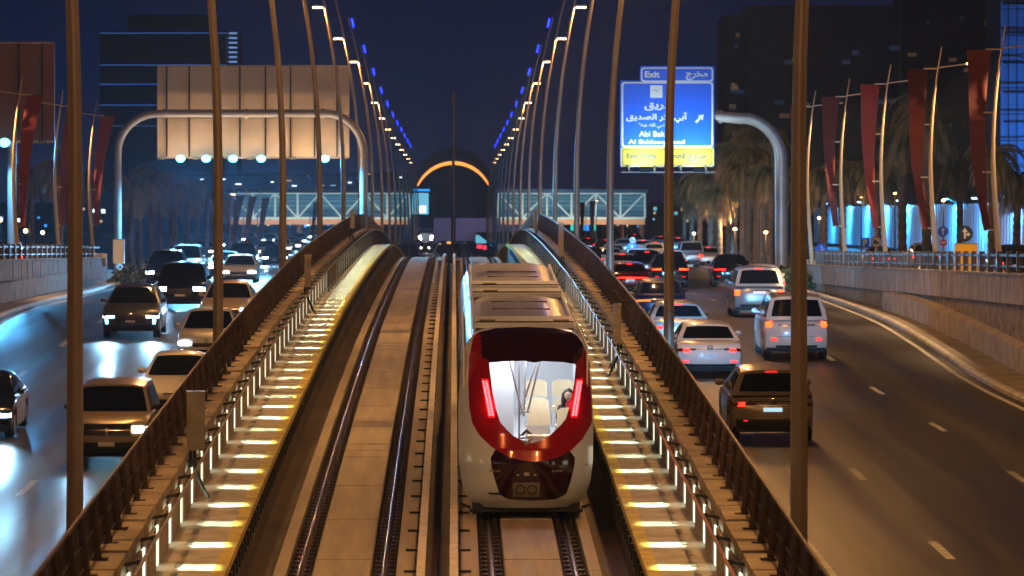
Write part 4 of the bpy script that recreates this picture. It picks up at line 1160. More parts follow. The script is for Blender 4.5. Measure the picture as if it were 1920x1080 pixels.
for k in range(4):
    inv = .00110 + .000128 * k; d = F * 18.4 * inv
    banner_post(-1, k, d, 18.4, 'curved post with red banner on the left wall, %s from the viewer' % nth(k), None, ['banner', 'banner', 'banner2'][k % 3], 0, k in (1, 3))
for k, (px, P) in enumerate([(437, 21), (461, 20), (487, 19), (585, 14.5), (632, 12.5)]):
    banner_post(-1, k, F / P, abs(px - CX) / P, 'distant curved post with dull red banner left of the footbridge pier, %s one' % nth(k), None, 'banner2', 3.3)
for k, (px, P) in enumerate([(1122, 15.5), (1102, 14), (1172, 13), (1188, 12)]):
    banner_post(1, k, F / P, abs(px - CX) / P, 'distant curved post with banner between the far right lamp posts, %s one' % nth(k), None, 'banner', 3.3)

# ---------------------------------------------------------------- gantries
def W(px, py, d): return ((px - CX) * d / F, CZ - (py - CY) * d / F)
def corrugated(mb, x0, x1, z0, z1, y, n):
    for i in range(n):
        a = lerp(z0, z1, i / n); h = (z1 - z0) / n
        mb.box(x0, x1, y - .06, y + .03, a + h * .10, a + h * .66); mb.box(x0, x1, y + .0, y + .035, a + h * .66, a + h * 1.10)
def back_board(name, label, d, px0, px1, py0, py1, ribs, m, n=40):
    x0, z1 = W(px0, py0, d); x1, z0 = W(px1, py1, d)
    t = empty(name, ((x0 + x1) / 2, d, z0), label=label, cat='billboard'); o = (x0 + x1) / 2
    mb = MB(); corrugated(mb, x0 - o, x1 - o, 0, z1 - z0, 0, n); mb.build('back_panel', m, t)
    for r in ribs:
        x = W(r, 0, d)[0] - o; MB().box(x - .045, x + .045, -.16, -.025, 0, z1 - z0).build('rib', 'dark', t)
    MB().box(x0 - o, x1 - o, -.10, -.025, -.10, -.005).build('frame_rail', 'galv', t); MB().box(x0 - o, x1 - o, -.10, -.025, z1 - z0 + .005, z1 - z0 + .08).build('frame_rail', 'galv', t)
    MB().box(x0 - o, x1 - o, .04, .25, 0, z1 - z0).build('front_panel', 'tr_white', t)
    return t
GD = 258.0
bb = back_board('billboard', 'large pale ribbed back of a billboard over the left carriageway', GD, 295, 655, 125, 294, [313, 355, 402, 450, 498, 545, 590, 632], 'boardback', 30)
M['flood'] = emis('flood_lamp', (.10, .70, 1.0), 8)
M['flood_off'] = mat('flood_lamp_off', (.08, .14, .16), .3)
def floods(parent, d, xs, py, origin, power):
    for px, on in xs:
        x, z = W(px, py, d); x -= origin[0]; z -= origin[2]
        a = MB().bar((x, 0, z + .12), (x, -.55, z - .02), .05).build('lamp_arm', 'galv', parent)
        h = MB().box(x - .17, x + .17, -.78, -.52, z - .06, z + .12).build('flood_housing', 'dark', a)
        if on:
            MB().sphere((x, -.86, z + .0), .27, 12, 8, .8).build('flood_lens', 'flood', h, smooth=True)
            light('SPOT', (x, -1.05, z - .1), power * 6, (.10, .50, 1.0), parent=parent, aim=(.08, -.55, -1), spot_size=R(165), spot_blend=.6, shadow_soft_size=.25)
        else: MB().box(x - .13, x + .13, -.80, -.782, z - .04, z + .10).build('flood_lens', 'flood_off', h)
floods(bb, GD, [(306, 0), (340, 1), (368, 0), (388, 1), (414, 0), (438, 1), (470, 0), (491, 1), (550, 0), (610, 1)], 298, tuple(bb.location), 2600)
def pipe_gantry(name, label, d, pts, r, flanges=(), cat='gantry'):
    P_ = [W(a, b, d) for a, b in pts]
    x0, z0 = P_[0]
    t = empty(name, (x0, d, z0), label=label, cat=cat)
    rr = [r if not isinstance(r, list) else r[i] for i in range(len(P_))]
    MB().tube([(x - x0, 0, z - z0) for x, z in P_], rr, 16).build('pipe_frame', 'pipe', t, smooth=True)
    for a, b in flanges:
        x, z = W(a, b, d); MB().tube([(x - x0 - .09, 0, z - z0), (x - x0 + .09, 0, z - z0)], r if not isinstance(r, list) else r[-1] * 1.0, 16)
        MB().tube([(x - x0 - .09, 0, z - z0), (x - x0 + .09, 0, z - z0)], (r if not isinstance(r, list) else r[-1]) * 1.35, 16).build('flange', 'pipe', t, smooth=True)
    MB().box(-.5, .5, -.5, .5, -.3, .05).build('foot', 'conc', t)
    return t
def arcpts(cx, cy, rx, ry, a0, a1, n=10): return [(cx + rx * math.cos(R(lerp(a0, a1, i / n))), cy - ry * math.sin(R(lerp(a0, a1, i / n)))) for i in range(n + 1)]
zb = CZ - zsl(GD); 
for q in (-4, 0, 4): light('AREA', (q, -1.6, -.6), 120, (1.0, .60, .30), parent=bb, aim=(0, .42, 1), shape='RECTANGLE', size=3.4, size_y=.3)  # warm area lights without fixtures, added to brighten the billboard back
pipe_gantry('pipe_gantry', 'bent grey pipe gantry carrying the billboard, left carriageway', GD - .75,
            [(221, 405 + 3.45 * 31)] + [(221, 330)] + arcpts(297, 285, 76, 72, 180, 90) + [(400, 213), (500, 213)] + arcpts(612, 290, 70, 77, 90, 0) + [(682, 420), (682, 405 + 3.4 * 31)], .235, [(310, 212), (462, 213), (605, 213)])
# left edge billboard on the side road
b2 = back_board('billboard', 'brown ribbed back of a billboard cut by the left edge', 205, -60, 102, 82, 264, [36, 80], 'boardred', 36)
floods(b2, 205, [(12, 1), (82, 0)], 268, tuple(b2.location), 1500)
MB().tube([(0, .3, -5.5), (0, .3, 3)], .22, 12).build('support_post', 'pipe', b2, smooth=True)
# right gantry with the motorway sign
SD = 222.0
pipe_gantry('pipe_gantry', 'bent grey pipe arm holding the blue exit sign', SD + .45,
            [(1465, 512), (1465, 400)] + arcpts(1385, 300, 80, 80, 0, 75) + [(1385, 222), (1342, 218), (1300, 217), (1230, 217)], [.33] * 2 + [.34 - .004 * i for i in range(11)] + [.29, .28, .26, .25], [(1351, 219)])
M['sg_blue'] = mat('sign_blue', (.004, .13, .86), .45); M['sg_white'] = mat('sign_white', (.80, .82, .85), .5)
M['sg_yellow'] = mat('sign_yellow', (.52, .38, .008), .5); M['sg_black'] = mat('sign_black', (.03, .05, .06), .5); M['sg_red'] = mat('sign_red', (.6, .03, .03), .5)
def rrect(x0, x1, z0, z1, r, n=5):
    out = []
    for cx_, cz_, a0 in ((x1 - r, z1 - r, 0), (x0 + r, z1 - r, 90), (x0 + r, z0 + r, 180), (x1 - r, z0 + r, 270)):
        for i in range(n + 1): out.append((cx_ + r * math.cos(R(a0 + 90 * i / n)), cz_ + r * math.sin(R(a0 + 90 * i / n))))
    return out
def exit_sign():
    x0, z0 = W(1251, 313, SD); t = empty('exit_sign', (x0, SD, z0), label='blue and yellow motorway exit sign in Arabic and English', cat='road sign')
    def L(px, py): x, z = W(px, py, SD); return x - x0, z - z0
    def pan(a, b, c, e_, r, y0, y1, m, nm, par=t):
        (xa, za), (xb, zb2) = L(a, e_), L(c, b)
        return MB().prism(rrect(xa, xb, za, zb2, r), y0, y1).build(nm, m, par)
    pan(1200, 124, 1339, 156, .05, 0, .09, 'sg_blue', 'exit_tab'); pan(1163, 151, 1339, 313, .05, .003, .092, 'sg_blue', 'main_panel')
    pan(1202, 126.5, 1337, 153.5, .15, -.004, -.001, 'sg_white', 'border'); pan(1204.5, 129, 1334.5, 151, .12, -.008, -.005, 'sg_blue', 'field')
    pan(1165.5, 153.8, 1337, 276, .15, -.007, -.002, 'sg_white', 'border'); pan(1168.6, 156.6, 1334, 273.2, .12, -.011, -.008, 'sg_blue', 'field')
    pan(1164, 277, 1338.5, 312.5, .1, -.007, -.002, 'sg_yellow', 'exit_only_panel'); pan(1167, 279.5, 1335, 310, .14, -.011, -.008, 'sg_black', 'border'); pan(1168.2, 280.7, 1333.8, 308.8, .12, -.015, -.012, 'sg_yellow', 'field')
    pan(1219, 160, 1242, 183.5, .02, -.015, -.012, 'sg_white', 'road_shield')
    w = 'sg_white'; y = -.018
    def tx(m_, s, a, b, cy, h=None, bold=.03):
        mb = MB(); xa, zc = L(a, cy); xb, _ = L(b, cy); text_mesh(mb, s, xa, xb, zc, y, (h / (F / SD)) if h else None, bold); mb.build('lettering', m_, t)
    tx(w, 'Exit', 1209, 1237, 139.5, 12); tx(w, arabic('مخرج'), 1286, 1327, 142, 17)
    tx(w, arabic('طريق'), 1208, 1262, 199, 17); tx(w, arabic('أبي بكر الصديق'), 1174, 1291, 220, 20)
    tx(w, '"' + arabic('رضي الله عنه') + '"', 1198, 1254, 236, 11, .008); tx(w, 'Abi Baker', 1198, 1260, 251, 10.5, .02); tx(w, 'Al Siddeeq Road', 1178, 1284, 267, 10.5, .02)
    # arrow up right
    cx_, cz_ = L(1312, 222); s = .30
    c45 = math.cos(R(45))
    def rot(a, b): return (cx_ + (a - b) * c45 * s, y, cz_ + (a + b) * c45 * s)
    w = MB(); w.add([rot(-1, -.2), (rot(.15, -.2)), rot(.15, .2), rot(.1, .62), rot(.95, 0), rot(.1, -.62), rot(.15, -.2), rot(-1, .2)], [(0, 1, 2, 7), (5, 4, 3)])
    w.build('arrow', 'sg_white', t)
    k = 'sg_black'; y = -.022
    tx(k, 'Exit  Only', 1175, 1231, 293.5, 12, .03); tx(k, arabic('خروج فقط'), 1256, 1325, 294, 17, .03)
    sx_, sz_ = L(1230, 170); k = MB(); k.tube([(sx_ - .12, y + .002, sz_ - .02), (sx_, y + .002, sz_ + .02), (sx_ + .13, y + .002, sz_ - .04)], .012, 4); k.build('shield_mark', 'sg_black', t)
    for a in (1178, 1226, 1275, 1322):
        xa, za = L(a, 313); MB().bar((xa, .05, za + .1), (xa, -1.6, za - .34), .06).build('lamp_bracket', 'galv', t)
    xa, za = L(1163, 323.5); xb, _ = L(1338, 323.5); MB().bar((xa, -1.62, za), (xb, -1.62, za), .07).build('lamp_bar', 'galv', t)
    for a in (1207, 1307):
        xa, za = L(a, 319); h = MB().box(xa - .28, xa + .28, -1.72, -1.50, za - .12, za + .16).build('sign_lamp', 'dark', t)
        MB().box(xa - .22, xa + .22, -1.50, -1.46, za + .10, za + .162).build('lamp_lens', 'flood_soft', h)
        light('AREA', (xa, -1.6, za + .24), 185, (.62, .86, 1.0), parent=t, aim=(0, .62, 1), shape='RECTANGLE', size=.9, size_y=.2)
M['flood_soft'] = emis('sign_lamp_lens', (.5, .9, 1.0), 8)
exit_sign()

# ---------------------------------------------------------------- palms, hedges
def palm_mesh(seed, H, lean=0.0, dry=.5):
    r = random.Random(seed); fr = MB(); dr = MB()
    cx_ = lean
    for i in range(60):
        az = r.uniform(0, 2 * math.pi); el = r.uniform(-.55, 1.25); Ln = r.uniform(2.1, 3.1)
        mb = dr if el < .2 and r.random() < dry else fr
        p = Vector((cx_, 0, H)); dv = Vector((math.cos(az) * math.cos(el), math.sin(az) * math.cos(el), math.sin(el)))
        pts = [p.copy()]; n = 12
        for k in range(n):
            dv = (dv + Vector((0, 0, -.16 - .02 * k))).normalized(); p = p + dv * Ln / n; pts.append(p.copy())
        mb.tube(pts[:-1], [.03 - .002 * k for k in range(len(pts) - 1)], 3, False)
        side = Vector((-math.sin(az), math.cos(az), 0))
        for k in range(1, n):
            for q in (0, .33, .66):
                c = pts[k].lerp(pts[k + 1] if k + 1 <= n else pts[k], q); tdir = (pts[min(k + 1, n)] - pts[k - 1]).normalized()
                wl_ = .62 * math.sin(math.pi * (k + q) / n * .85 + .25) * r.uniform(.8, 1.15)
                for s in (-1, 1):
                    tip = c + (side * s * .62 + tdir * .55 + Vector((0, 0, -.42 - r.uniform(0, .25)))) * wl_
                    mb.add([c - tdir * .034, c + tdir * .034, tip], [(0, 1, 2)])
    return fr, dr
PALMS = []
for sd in range(4):
    H = 6.3 + .5 * sd; fr, dr = palm_mesh(sd * 13 + 5, H, .15 * (sd - 1.5), .6)
    t = empty('palm_tree'); fr.build('crown', 'frond', t); dr.build('dry_frond', 'frond_dry', t)
    r = random.Random(sd); zs = [H * i / 26 for i in range(27)]
    MB().tube([(.15 * (sd - 1.5) * (z / H) ** 2, 0, z) for z in zs], [(.26 if i % 2 else .21) + (.10 if i < 2 else 0) + (.10 if i > 24 else 0) for i in range(27)], 10).build('trunk', 'trunk', t)
    PALMS.append(t)
used = set()
def palm(px, P, i, zf, label, group, sc_=1.0, rz=0):
    src = PALMS[i % 4]
    if i % 4 not in used: used.add(i % 4); o = src
    else: o = copy_tree(src)
    d = F / P; o.location = ((px - CX) / P, d, zf(d)); o.scale = (sc_,) * 3; o.rotation_euler = (0, 0, rz)
    tag(o, label, 'palm tree', group)
rr = random.Random(9)
RP = [(1442, 30, .98), (1418, 27, 1.12), (1392, 30, .84), (1376, 26, 1.02), (1350, 28, .80), (1332, 25, .90), (1312, 23.5, .88), (1402, 23, 1.3), (1296, 21, .85), (1366, 22, 1.12), (1428, 24, 1.28), (1284, 19, .85), (1340, 20, 1.05)]
for i, (px, P, s) in enumerate(RP): palm(px, P, i, zsr, 'drooping date palm beside the blue sign pipe, %s nearest of that clump' % nth(i), 'date palms behind the exit sign', s, rr.uniform(0, 6))
RQ = [(1646, 31, .90), (1692, 33, 1.08), (1737, 34, 1.12), (1545, 30, .95), (1580, 27, 1.0), (1800, 31, .85), (1858, 36, .80), (1905, 34, .85)]
for i, (px, P, s) in enumerate(RQ): palm(px, P, i + 1, zsr, 'dark palm in front of the blue lit hoarding, %s one' % nth(i), 'palms along the blue hoarding', s, rr.uniform(0, 6))
LP = [(112, 33, .80), (60, 30, .75), (245, 30, .82), (285, 28, .85), (322, 26.5, .80), (262, 25, .85), (300, 24, .90), (350, 24, .75), (388, 22, .72), (370, 20.5, .8), (412, 20, .75), (430, 18, .8), (150, 28, .8), (330, 19, .9)]
for i, (px, P, s) in enumerate(LP): palm(px, P, i + 2, zsl, 'palm with grey green fronds on the left roadside, %s nearest' % nth(i), 'palms on the left roadside', s, rr.uniform(0, 6))
def hedge(px0, px1, P, zf, h, label):
    d = F / P; x0, x1 = (px0 - CX) / P, (px1 - CX) / P; r = random.Random(int(px0)); mb = MB(); n = 1600
    for _ in range(n):
        x = r.uniform(x0, x1); y = r.uniform(-1, 9); e_ = 1 - abs((x - (x0 + x1) / 2) / ((x1 - x0) / 2)) ** 4
        z = r.uniform(0, h * e_ * (0.75 + .25 * math.sin(x * 3) * math.cos(y * 2))); a = r.uniform(0, 6.28); s = r.uniform(.06, .13)
        c = Vector((x, y, z)); u = Vector((math.cos(a), math.sin(a), r.uniform(-.6, .6))) * s; v = Vector((-math.sin(a) * .5, math.cos(a) * .5, r.uniform(.4, 1))) * s
        mb.add([c - u, c - v, c + u, c + v], [(0, 1, 2, 3)])
    o = mb.build('hedge', 'hedge'); o.location = (0, d, zf(d)); tag(o, label, 'hedge')
hedge(1462, 1528, 40, lambda d: zsr(d) - .3, 1.05, 'clipped green hedge at the foot of the exit sign pipe')
hedge(203, 275, 37, lambda d: zsl(d) - .5, 1.0, 'low dark hedge past the end of the left wall')

# ---------------------------------------------------------------- blue lit hoarding on the right
M['hoard'] = mat('hoarding_sheet', (.55, .60, .66), .55, .1, var=.08, vs=.4)
M['hoard_ink'] = mat('hoarding_print', (.22, .42, .62), .6)
hx = 44.0
def hoarding():
    t = empty('site_hoarding', (hx, 300, CZ - 3.0), label='long ribbed white site hoarding lit bright blue, printed 2030', cat='hoarding')
    mb = MB(); z0, z1 = CZ - 3.2, CZ + 1.05
    y = 305; 
    while y < 520:
        mb.box(hx - .03, hx + .03, y, y + .9, z0 - (CZ - 3.0), z1 - (CZ - 3.0)); mb.box(hx - .16, hx - .035, y + .9, y + 1.35, z0 - (CZ - 3), z1 - (CZ - 3)); y += 1.8
    mb.v = [(a - hx, b - 300, c) for a, b, c in mb.v]
    mb.build('ribbed_sheet', 'hoard', t)
    # flat printed sheet, nearest the viewer
    MB().box(-.2, -.14, -62, 3, 0 - .2, 4.05).build('printed_sheet', 'hoard', t)
    k = MB(); 
    c = MB(); text_mesh(c, '2', 0, 2.2, 1.45, 0, 1.9, .03); text_mesh(c, '30', 5.2, 10.6, 1.5, 0, 1.9, .03)
    text_mesh(c, 'VISION', 1.2, 8.6, 3.35, 0, .55, .0)
    r = random.Random(2)
    for i in range(60):
        a, q = r.uniform(0, 6.28), r.uniform(.15, .95); c.box(3.7 + q * math.cos(a) - .06, 3.7 + q * math.cos(a) + .06, -.002, .0, 1.45 + q * math.sin(a) - .06, 1.45 + q * math.sin(a) + .06)
    # the print runs along the sheet, so letters are stretched along the road
    k.add([(-.205 + v[1], 0 - 3 - v[0] * 3.4, v[2]) for v in c.v], c.f); k.build('lettering', 'hoard_ink', t)
    for i in range(13):
        y = -48 + i * 20
        a = MB().bar((0, y, 4.05), (-1.1, y, 4.5), .06).build('lamp_arm', 'galv', t)
        MB().box(-1.3, -1.0, y - .3, y + .3, 4.42, 4.52).build('lamp_head', 'flood_soft', a)
        light('AREA', (-1.2, y, 4.38), 2600, (.04, .40, 1.0), parent=t, aim=(.75, 0, -1), shape='RECTANGLE', size=2.5, size_y=.3)
hoarding()

# ---------------------------------------------------------------- far structures
M['nightglass'] = mat('dark_facade', (.012, .022, .035), .25, .3, var=.3, vs=.05)
M['facade2'] = mat('facade_grey', (.055, .055, .065), .6, .0, var=.2, vs=.04)
M['win_faint'] = emis('window_faint', (.8, .55, .3), .05); M['win_faint2'] = emis('window_faint_blue', (.1, .25, .5), .06)
M['facade3'] = mat('facade_brown', (.03, .028, .034), .7)
M['led'] = emis('facade_led', (.05, .22, .9), .55)
M['led2'] = emis('facade_led_white', (.25, .48, 1.0), .7)
def tower_left():
    d = 900; x0, _ = W(187, 0, d); x1, _ = W(425, 0, d); x2, _ = W(443, 0, d); zt_ = W(0, 57, d)[1]
    t = empty('office_tower', ((x0 + x1) / 2, d, 0), label='dark office tower with thin blue light bands, upper left', cat='building'); o = (x0 + x1) / 2
    MB().box(x0 - o, x1 - o, 0, 26, -6, zt_).build('wall', 'nightglass', t)
    MB().box(W(236, 0, d)[0] - o, W(402, 0, d)[0] - o, 4, 20, zt_ + .005, W(0, 26, d)[1]).build('roof_block', 'nightglass', t)
    MB().box(x1 - o + .005, x2 - o, 6, 24, -6, zt_).build('side_wing', 'facade2', t)
    for py in (62, 122, 158, 197, 236): 
        z = W(0, py, d)[1]; MB().box(x0 - o - .1, x1 - o, -.25, -.01, z - .07, z + .07).build('light_band', 'led' if py < 230 else 'led_dim', t)
    for k in range(14):
        z = W(0, 60 + k * 9, d)[1]; MB().box(x1 - o + .2, x2 - o - .1, 5.8, 5.99, z - .16, z + .16).build('light_band', 'led2', t)
M['led_dim'] = emis('facade_led_dim', (.1, .3, .8), .3)
tower_left()
def slab_tower(name, px0, px1, py, d, m, label, dep=20, z0=-6, **k):
    x0, z = W(px0, py, d); x1, _ = W(px1, py, d); o = (x0 + x1) / 2
    t = empty(name, (o, d, 0), label=label, cat='building')
    MB().box(x0 - o, x1 - o, 0, dep, z0, z).build('wall', m, t)
    r = random.Random(px0); n = max(3, int((x1 - x0) / 3.2)); 
    fl = MB()
    zz = z - 2.5
    while zz > 2: fl.box(x0 - o + .3, x1 - o - .3, -.12, -.01, zz, zz + .25); zz -= 3.6
    fl.build('floor_band', k.get('bm', 'facade2'), t)
    if k.get('win', 1):
        for i in range(14):
            xx = r.uniform(x0 - o + 1, x1 - o - 2); zz = r.uniform(6, z - 4)
            MB().box(xx, xx + r.uniform(.6, 2.2), -.16, -.13, zz, zz + .9).build('lit_window', r.choice(['win_faint', 'win_faint2']), t)
    return t
t = slab_tower('office_tower', 1400, 1686, 10, 880, 'nightglass', 'broad black office tower behind the right lamp posts', 24, bm='nightglass')
slab_tower('stair_tower', 1357, 1399, 28, 878, 'facade2', 'slim grey stair tower against the black office tower')
slab_tower('apartment_block', 1690, 1868, -20, 1000, 'facade3', 'plain dark grey block between the banners, upper right')
M['bluelit'] = mat('blue_washed_wall', (.30, .34, .40), .7, var=.2, vs=.08)
t = slab_tower('scaffold_tower', 1876, 2020, -30, 520, 'bluelit', 'tall tower washed in blue light at the right edge', 14)
for k in range(5):
    light('SPOT', ((6 * k) - 4, -14, 1), 14000, (.02, .22, 1.0), parent=t, aim=(0, 1, 1.2), spot_size=R(70), spot_blend=.8, shadow_soft_size=.3)
for k in range(9):
    x = W(1890 + k * 16, 0, 520)[0] - t.location.x; MB().bar((x, -.5, -3), (x, -.5, 30), .12).build('scaffold_tube', 'dark', t)
for k in range(10): MB().bar((W(1876, 0, 520)[0] - t.location.x, -.5, k * 3.2), (W(2020, 0, 520)[0] - t.location.x, -.5, k * 3.2), .12).build('scaffold_tube', 'dark', t)

# footbridge with a lit truss
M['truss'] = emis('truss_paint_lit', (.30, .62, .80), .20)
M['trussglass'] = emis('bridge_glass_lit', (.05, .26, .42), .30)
M['cream_lit'] = mat('bridge_fascia', (.45, .36, .28), .7)
def footbridge(pxa, pxb, n, lb, piers):
    d = 600; x0, x1 = W(pxa, 0, d)[0], W(pxb, 0, d)[0]; za, zb_ = W(0, 409, d)[1], W(0, 362, d)[1]
    t = empty('footbridge', (0, d, za), label=lb, cat='footbridge')
    h = zb_ - za
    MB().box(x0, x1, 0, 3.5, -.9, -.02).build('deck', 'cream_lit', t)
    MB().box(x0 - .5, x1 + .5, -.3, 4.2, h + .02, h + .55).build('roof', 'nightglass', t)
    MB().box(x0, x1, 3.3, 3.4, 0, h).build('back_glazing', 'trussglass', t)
    mb = MB()
    for k in range(6): mb.bar((x0, .1, h * (k + .5) / 6), (x1, .1, h * (k + .5) / 6), .10)
    mb.build('rail', 'facade2', t)
    s = (x1 - x0) / n
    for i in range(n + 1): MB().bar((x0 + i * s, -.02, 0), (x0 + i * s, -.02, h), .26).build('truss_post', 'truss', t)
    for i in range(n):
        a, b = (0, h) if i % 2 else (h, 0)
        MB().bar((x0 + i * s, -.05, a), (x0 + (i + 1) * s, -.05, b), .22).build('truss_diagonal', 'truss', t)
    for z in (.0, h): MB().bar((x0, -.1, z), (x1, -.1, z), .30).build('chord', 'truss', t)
    for px in piers:
        x = W(px, 0, d)[0]; MB().tube([(x, 1.7, -za - 2), (x, 1.7, -.9)], .45, 12).build('pier', 'facade2', t, smooth=True)
    light('AREA', ((x0 + x1) / 2, -6, -1.5), 1400, (1, .6, .35), parent=t, aim=(0, 1, .35), shape='RECTANGLE', size=x1 - x0, size_y=.5)
footbridge(432, 768, 8, 'left footbridge with pale blue lit truss over the oncoming cars', (560, 690))
footbridge(934, 1209, 6, 'right footbridge with pale blue lit truss over the red tail lights', (1000, 1205))
# station block with the lit box window left of the arch
def blocks():
    d = 760
    x0, z1 = W(773, 362, d); x1, z0 = W(810, 402, d)
    t = empty('lift_tower', ((x0 + x1) / 2, d, 0), label='small lift tower with a bright white window beside the arch', cat='building'); o = (x0 + x1) / 2
    MB().box(x0 - o - .3, x1 - o + .3, 0, 5, -5, z1 + .6).build('wall', 'facade2', t)
    MB().box(x0 - o, x1 - o - .6, -.06, -.005, z0, z1).build('window', 'win_cyan', t)
    MB().box(x0 - o + 1.3, x1 - o - 1.1, -.12, -.065, z0 + .3, z0 + 1.5).build('screen', 'win_white', t)
    MB().box(x0 - o, x1 - o - .4, -.3, -.005, z1 + .35, z1 + .7).build('sign_light', 'win_blue', t)
    # long dark roofs behind the footbridge
    for a, b, py, lb in ((300, 768, 322, 'dark raised roadway behind the left half of the footbridge'), (1060, 1212, 352, 'low dark roof behind the right half of the footbridge')):
        x0, z = W(a, py, 700); x1, _ = W(b, py, 700); o = (x0 + x1) / 2
        q = empty('elevated_road' if a == 300 else 'flat_roof_building', (o, 700, 0), label=lb, cat='building')
        MB().box(x0 - o, x1 - o, 0, 12, z - 3.0, z).build('wall', 'facade2', q)
        MB().box(x0 - o, x1 - o, -.2, -.01, z - .6, z - .45).build('parapet', 'nightglass', q)
        r = random.Random(a)
        mb = MB()
        for _ in range(16 if a == 300 else 8):
            x = r.uniform(x0 - o, x1 - o); zz = z - r.uniform(.4, 2.6); w_ = r.uniform(.2, 1.2)
            MB().box(x, x + w_, -.3, -.21, zz, zz + .14).build('lit_window', r.choice(['win_white', 'win_cyan', 'win_dim']), q)
        for xx in (x0 - o + 2, x1 - o - 2, 0): MB().box(xx - .6, xx + .6, 2, 4, -6, z - 3.0).build('pier', 'facade2', q)
M['win_cyan'] = emis('window_cyan', (.18, .62, .85), .9); M['win_white'] = emis('window_white', (.75, .92, 1.0), 3); M['win_dim'] = emis('window_dim', (.9, .6, .3), .8)
M['win_or'] = emis('window_orange', (1, .35, .06), 1.8); M['win_teal'] = emis('window_teal', (.02, .75, .6), 1.2); M['win_blue'] = emis('window_blue', (.03, .35, 1.0), 1.4); M['win_red'] = emis('window_red', (1, .05, .1), 1.5)
blocks()
M['arch'] = mat('arch_cladding', (.020, .022, .045), .7); M['archin'] = mat('arch_mouth', (.010, .009, .018), .8)
M['archglow'] = emis('arch_rim_light', (1.0, .33, .05), 2.0)
def arch():
    d = 1000; k = d / F
    t = empty('arch_hall', (W(850, 0, d)[0], d, 0), label='dark round arch hall with an orange lit rim at the end of the line', cat='building')
    zc1 = W(0, 352, d)[1]; r1 = 75 * k; zc2 = W(0, 376, d)[1]; r2 = 73.6 * k; zbm = W(0, 414, d)[1]
    o1 = [(r1 * math.cos(R(a)), zc1 + r1 * math.sin(R(a))) for a in range(-12, 193, 5)]
    MB().prism([(r1, zbm)] + o1 + [(-r1, zbm)], 0, 40).build('wall', 'arch', t)
    o2 = [(r2 * .985 * math.cos(R(a)), zc2 + r2 * .985 * math.sin(R(a))) for a in range(0, 181, 5)]
    MB().prism([(r2 * .985, zbm)] + o2 + [(-r2 * .985, zbm)], -.4, -.01).build('mouth', 'archin', t)
    n = 40; vs = []; 
    for i in range(n + 1):
        a = lerp(22, 158, i / n); w = (2.0 + 4.5 * math.sin(math.pi * i / n) ** .7) * k
        for rr_, y in ((r2, -.5), (r2 - w, -.5)): vs.append((rr_ * math.cos(R(a)), y, zc2 + rr_ * math.sin(R(a))))
    MB().add(vs, [(2 * i, 2 * i + 1, 2 * i + 3, 2 * i + 2) for i in range(n) if abs(i - n / 2 + .5) > 0]).build('rim_light', 'archglow', t)
    x0, z1 = W(757, 409, 960); x1, z0 = W(1010, 480, 960)
    q = empty('station_wall', ((x0 + x1) / 2, 960, 0), label='long plain grey wall below the arch hall', cat='building'); o = (x0 + x1) / 2
    MB().box(x0 - o, x1 - o, 0, 6, -8, z1).build('wall', 'wallgrey', q)
    mb = MB()
    for i in range(24): mb.box(x0 - o + i * 1.27, x0 - o + i * 1.27 + .05, -.06, -.005, -8, z1 - .1)
    mb.build('panel_joint', 'facade2', q)
    light('AREA', (0, -16, 4), 2500, (.5, .42, .8), parent=q, aim=(0, 1, -.1), shape='RECTANGLE', size=24, size_y=1)
    # station hall with orange windows
    d2 = 930; x0, z1 = W(820, 452, d2); x1, z0 = W(960, 476, d2); o = (x0 + x1) / 2
    q = empty('station_hall', (o, d2, 0), label='low station hall with small orange and cyan lit windows', cat='building')
    MB().box(x0 - o, x1 - o, 0, 6, -8, z1).build('wall', 'facade2', q)
    r = random.Random(4)
    for a, b, c, e_, m in ((828, 459, 846, 469, 'win_or'), (854, 459, 872, 469, 'win_or'), (822, 456, 827, 461, 'win_dim'), (868, 455, 874, 459, 'win_dim'), (838, 453, 846, 457, 'win_or'), (876, 462, 884, 466, 'win_or'), (892, 441, 912, 456, 'win_cyan'), (894, 459, 904, 466, 'win_red'), (906, 460, 912, 468, 'win_red'), (920, 455, 926, 461, 'win_blue'), (934, 458, 940, 462, 'win_dim')):
        xa, zb_ = W(a, c if False else e_, d2); xb, za = W(c, b, d2); MB().box(xa - o, xb - o, -.1, -.01, zb_, za).build('lit_window', m, q)
M['wallgrey'] = mat('station_wall_paint', (.16, .15, .18), .8, var=.15, vs=.2)
arch()
# mast between the tracks
def mast():
    d = 400; x, z1 = W(850, 176, d); z0 = zt(d)
    t = empty('radio_mast', (x, d, z0), label='thin black mast with a bristly top standing between the tracks', cat='mast')
    H = z1 - z0
    MB().tube([(0, 0, 0), (0, 0, H * .33), (0, 0, H * .34), (0, 0, H)], [.24, .22, .15, .12], 10).build('pole', 'dark', t, smooth=True)
    mb = MB(); r = random.Random(1)
    for i in range(26):
        a = r.uniform(0, 6.28); z = H - r.uniform(0, 1.0); mb.bar((0, 0, z), (.42 * math.cos(a) * r.uniform(.5, 1), .42 * math.sin(a), z + r.uniform(-.1, .3)), .035)
    mb.bar((0, 0, H - .9), (0, 0, H + .15), .34); mb.build('antenna', 'dark', t)
mast()
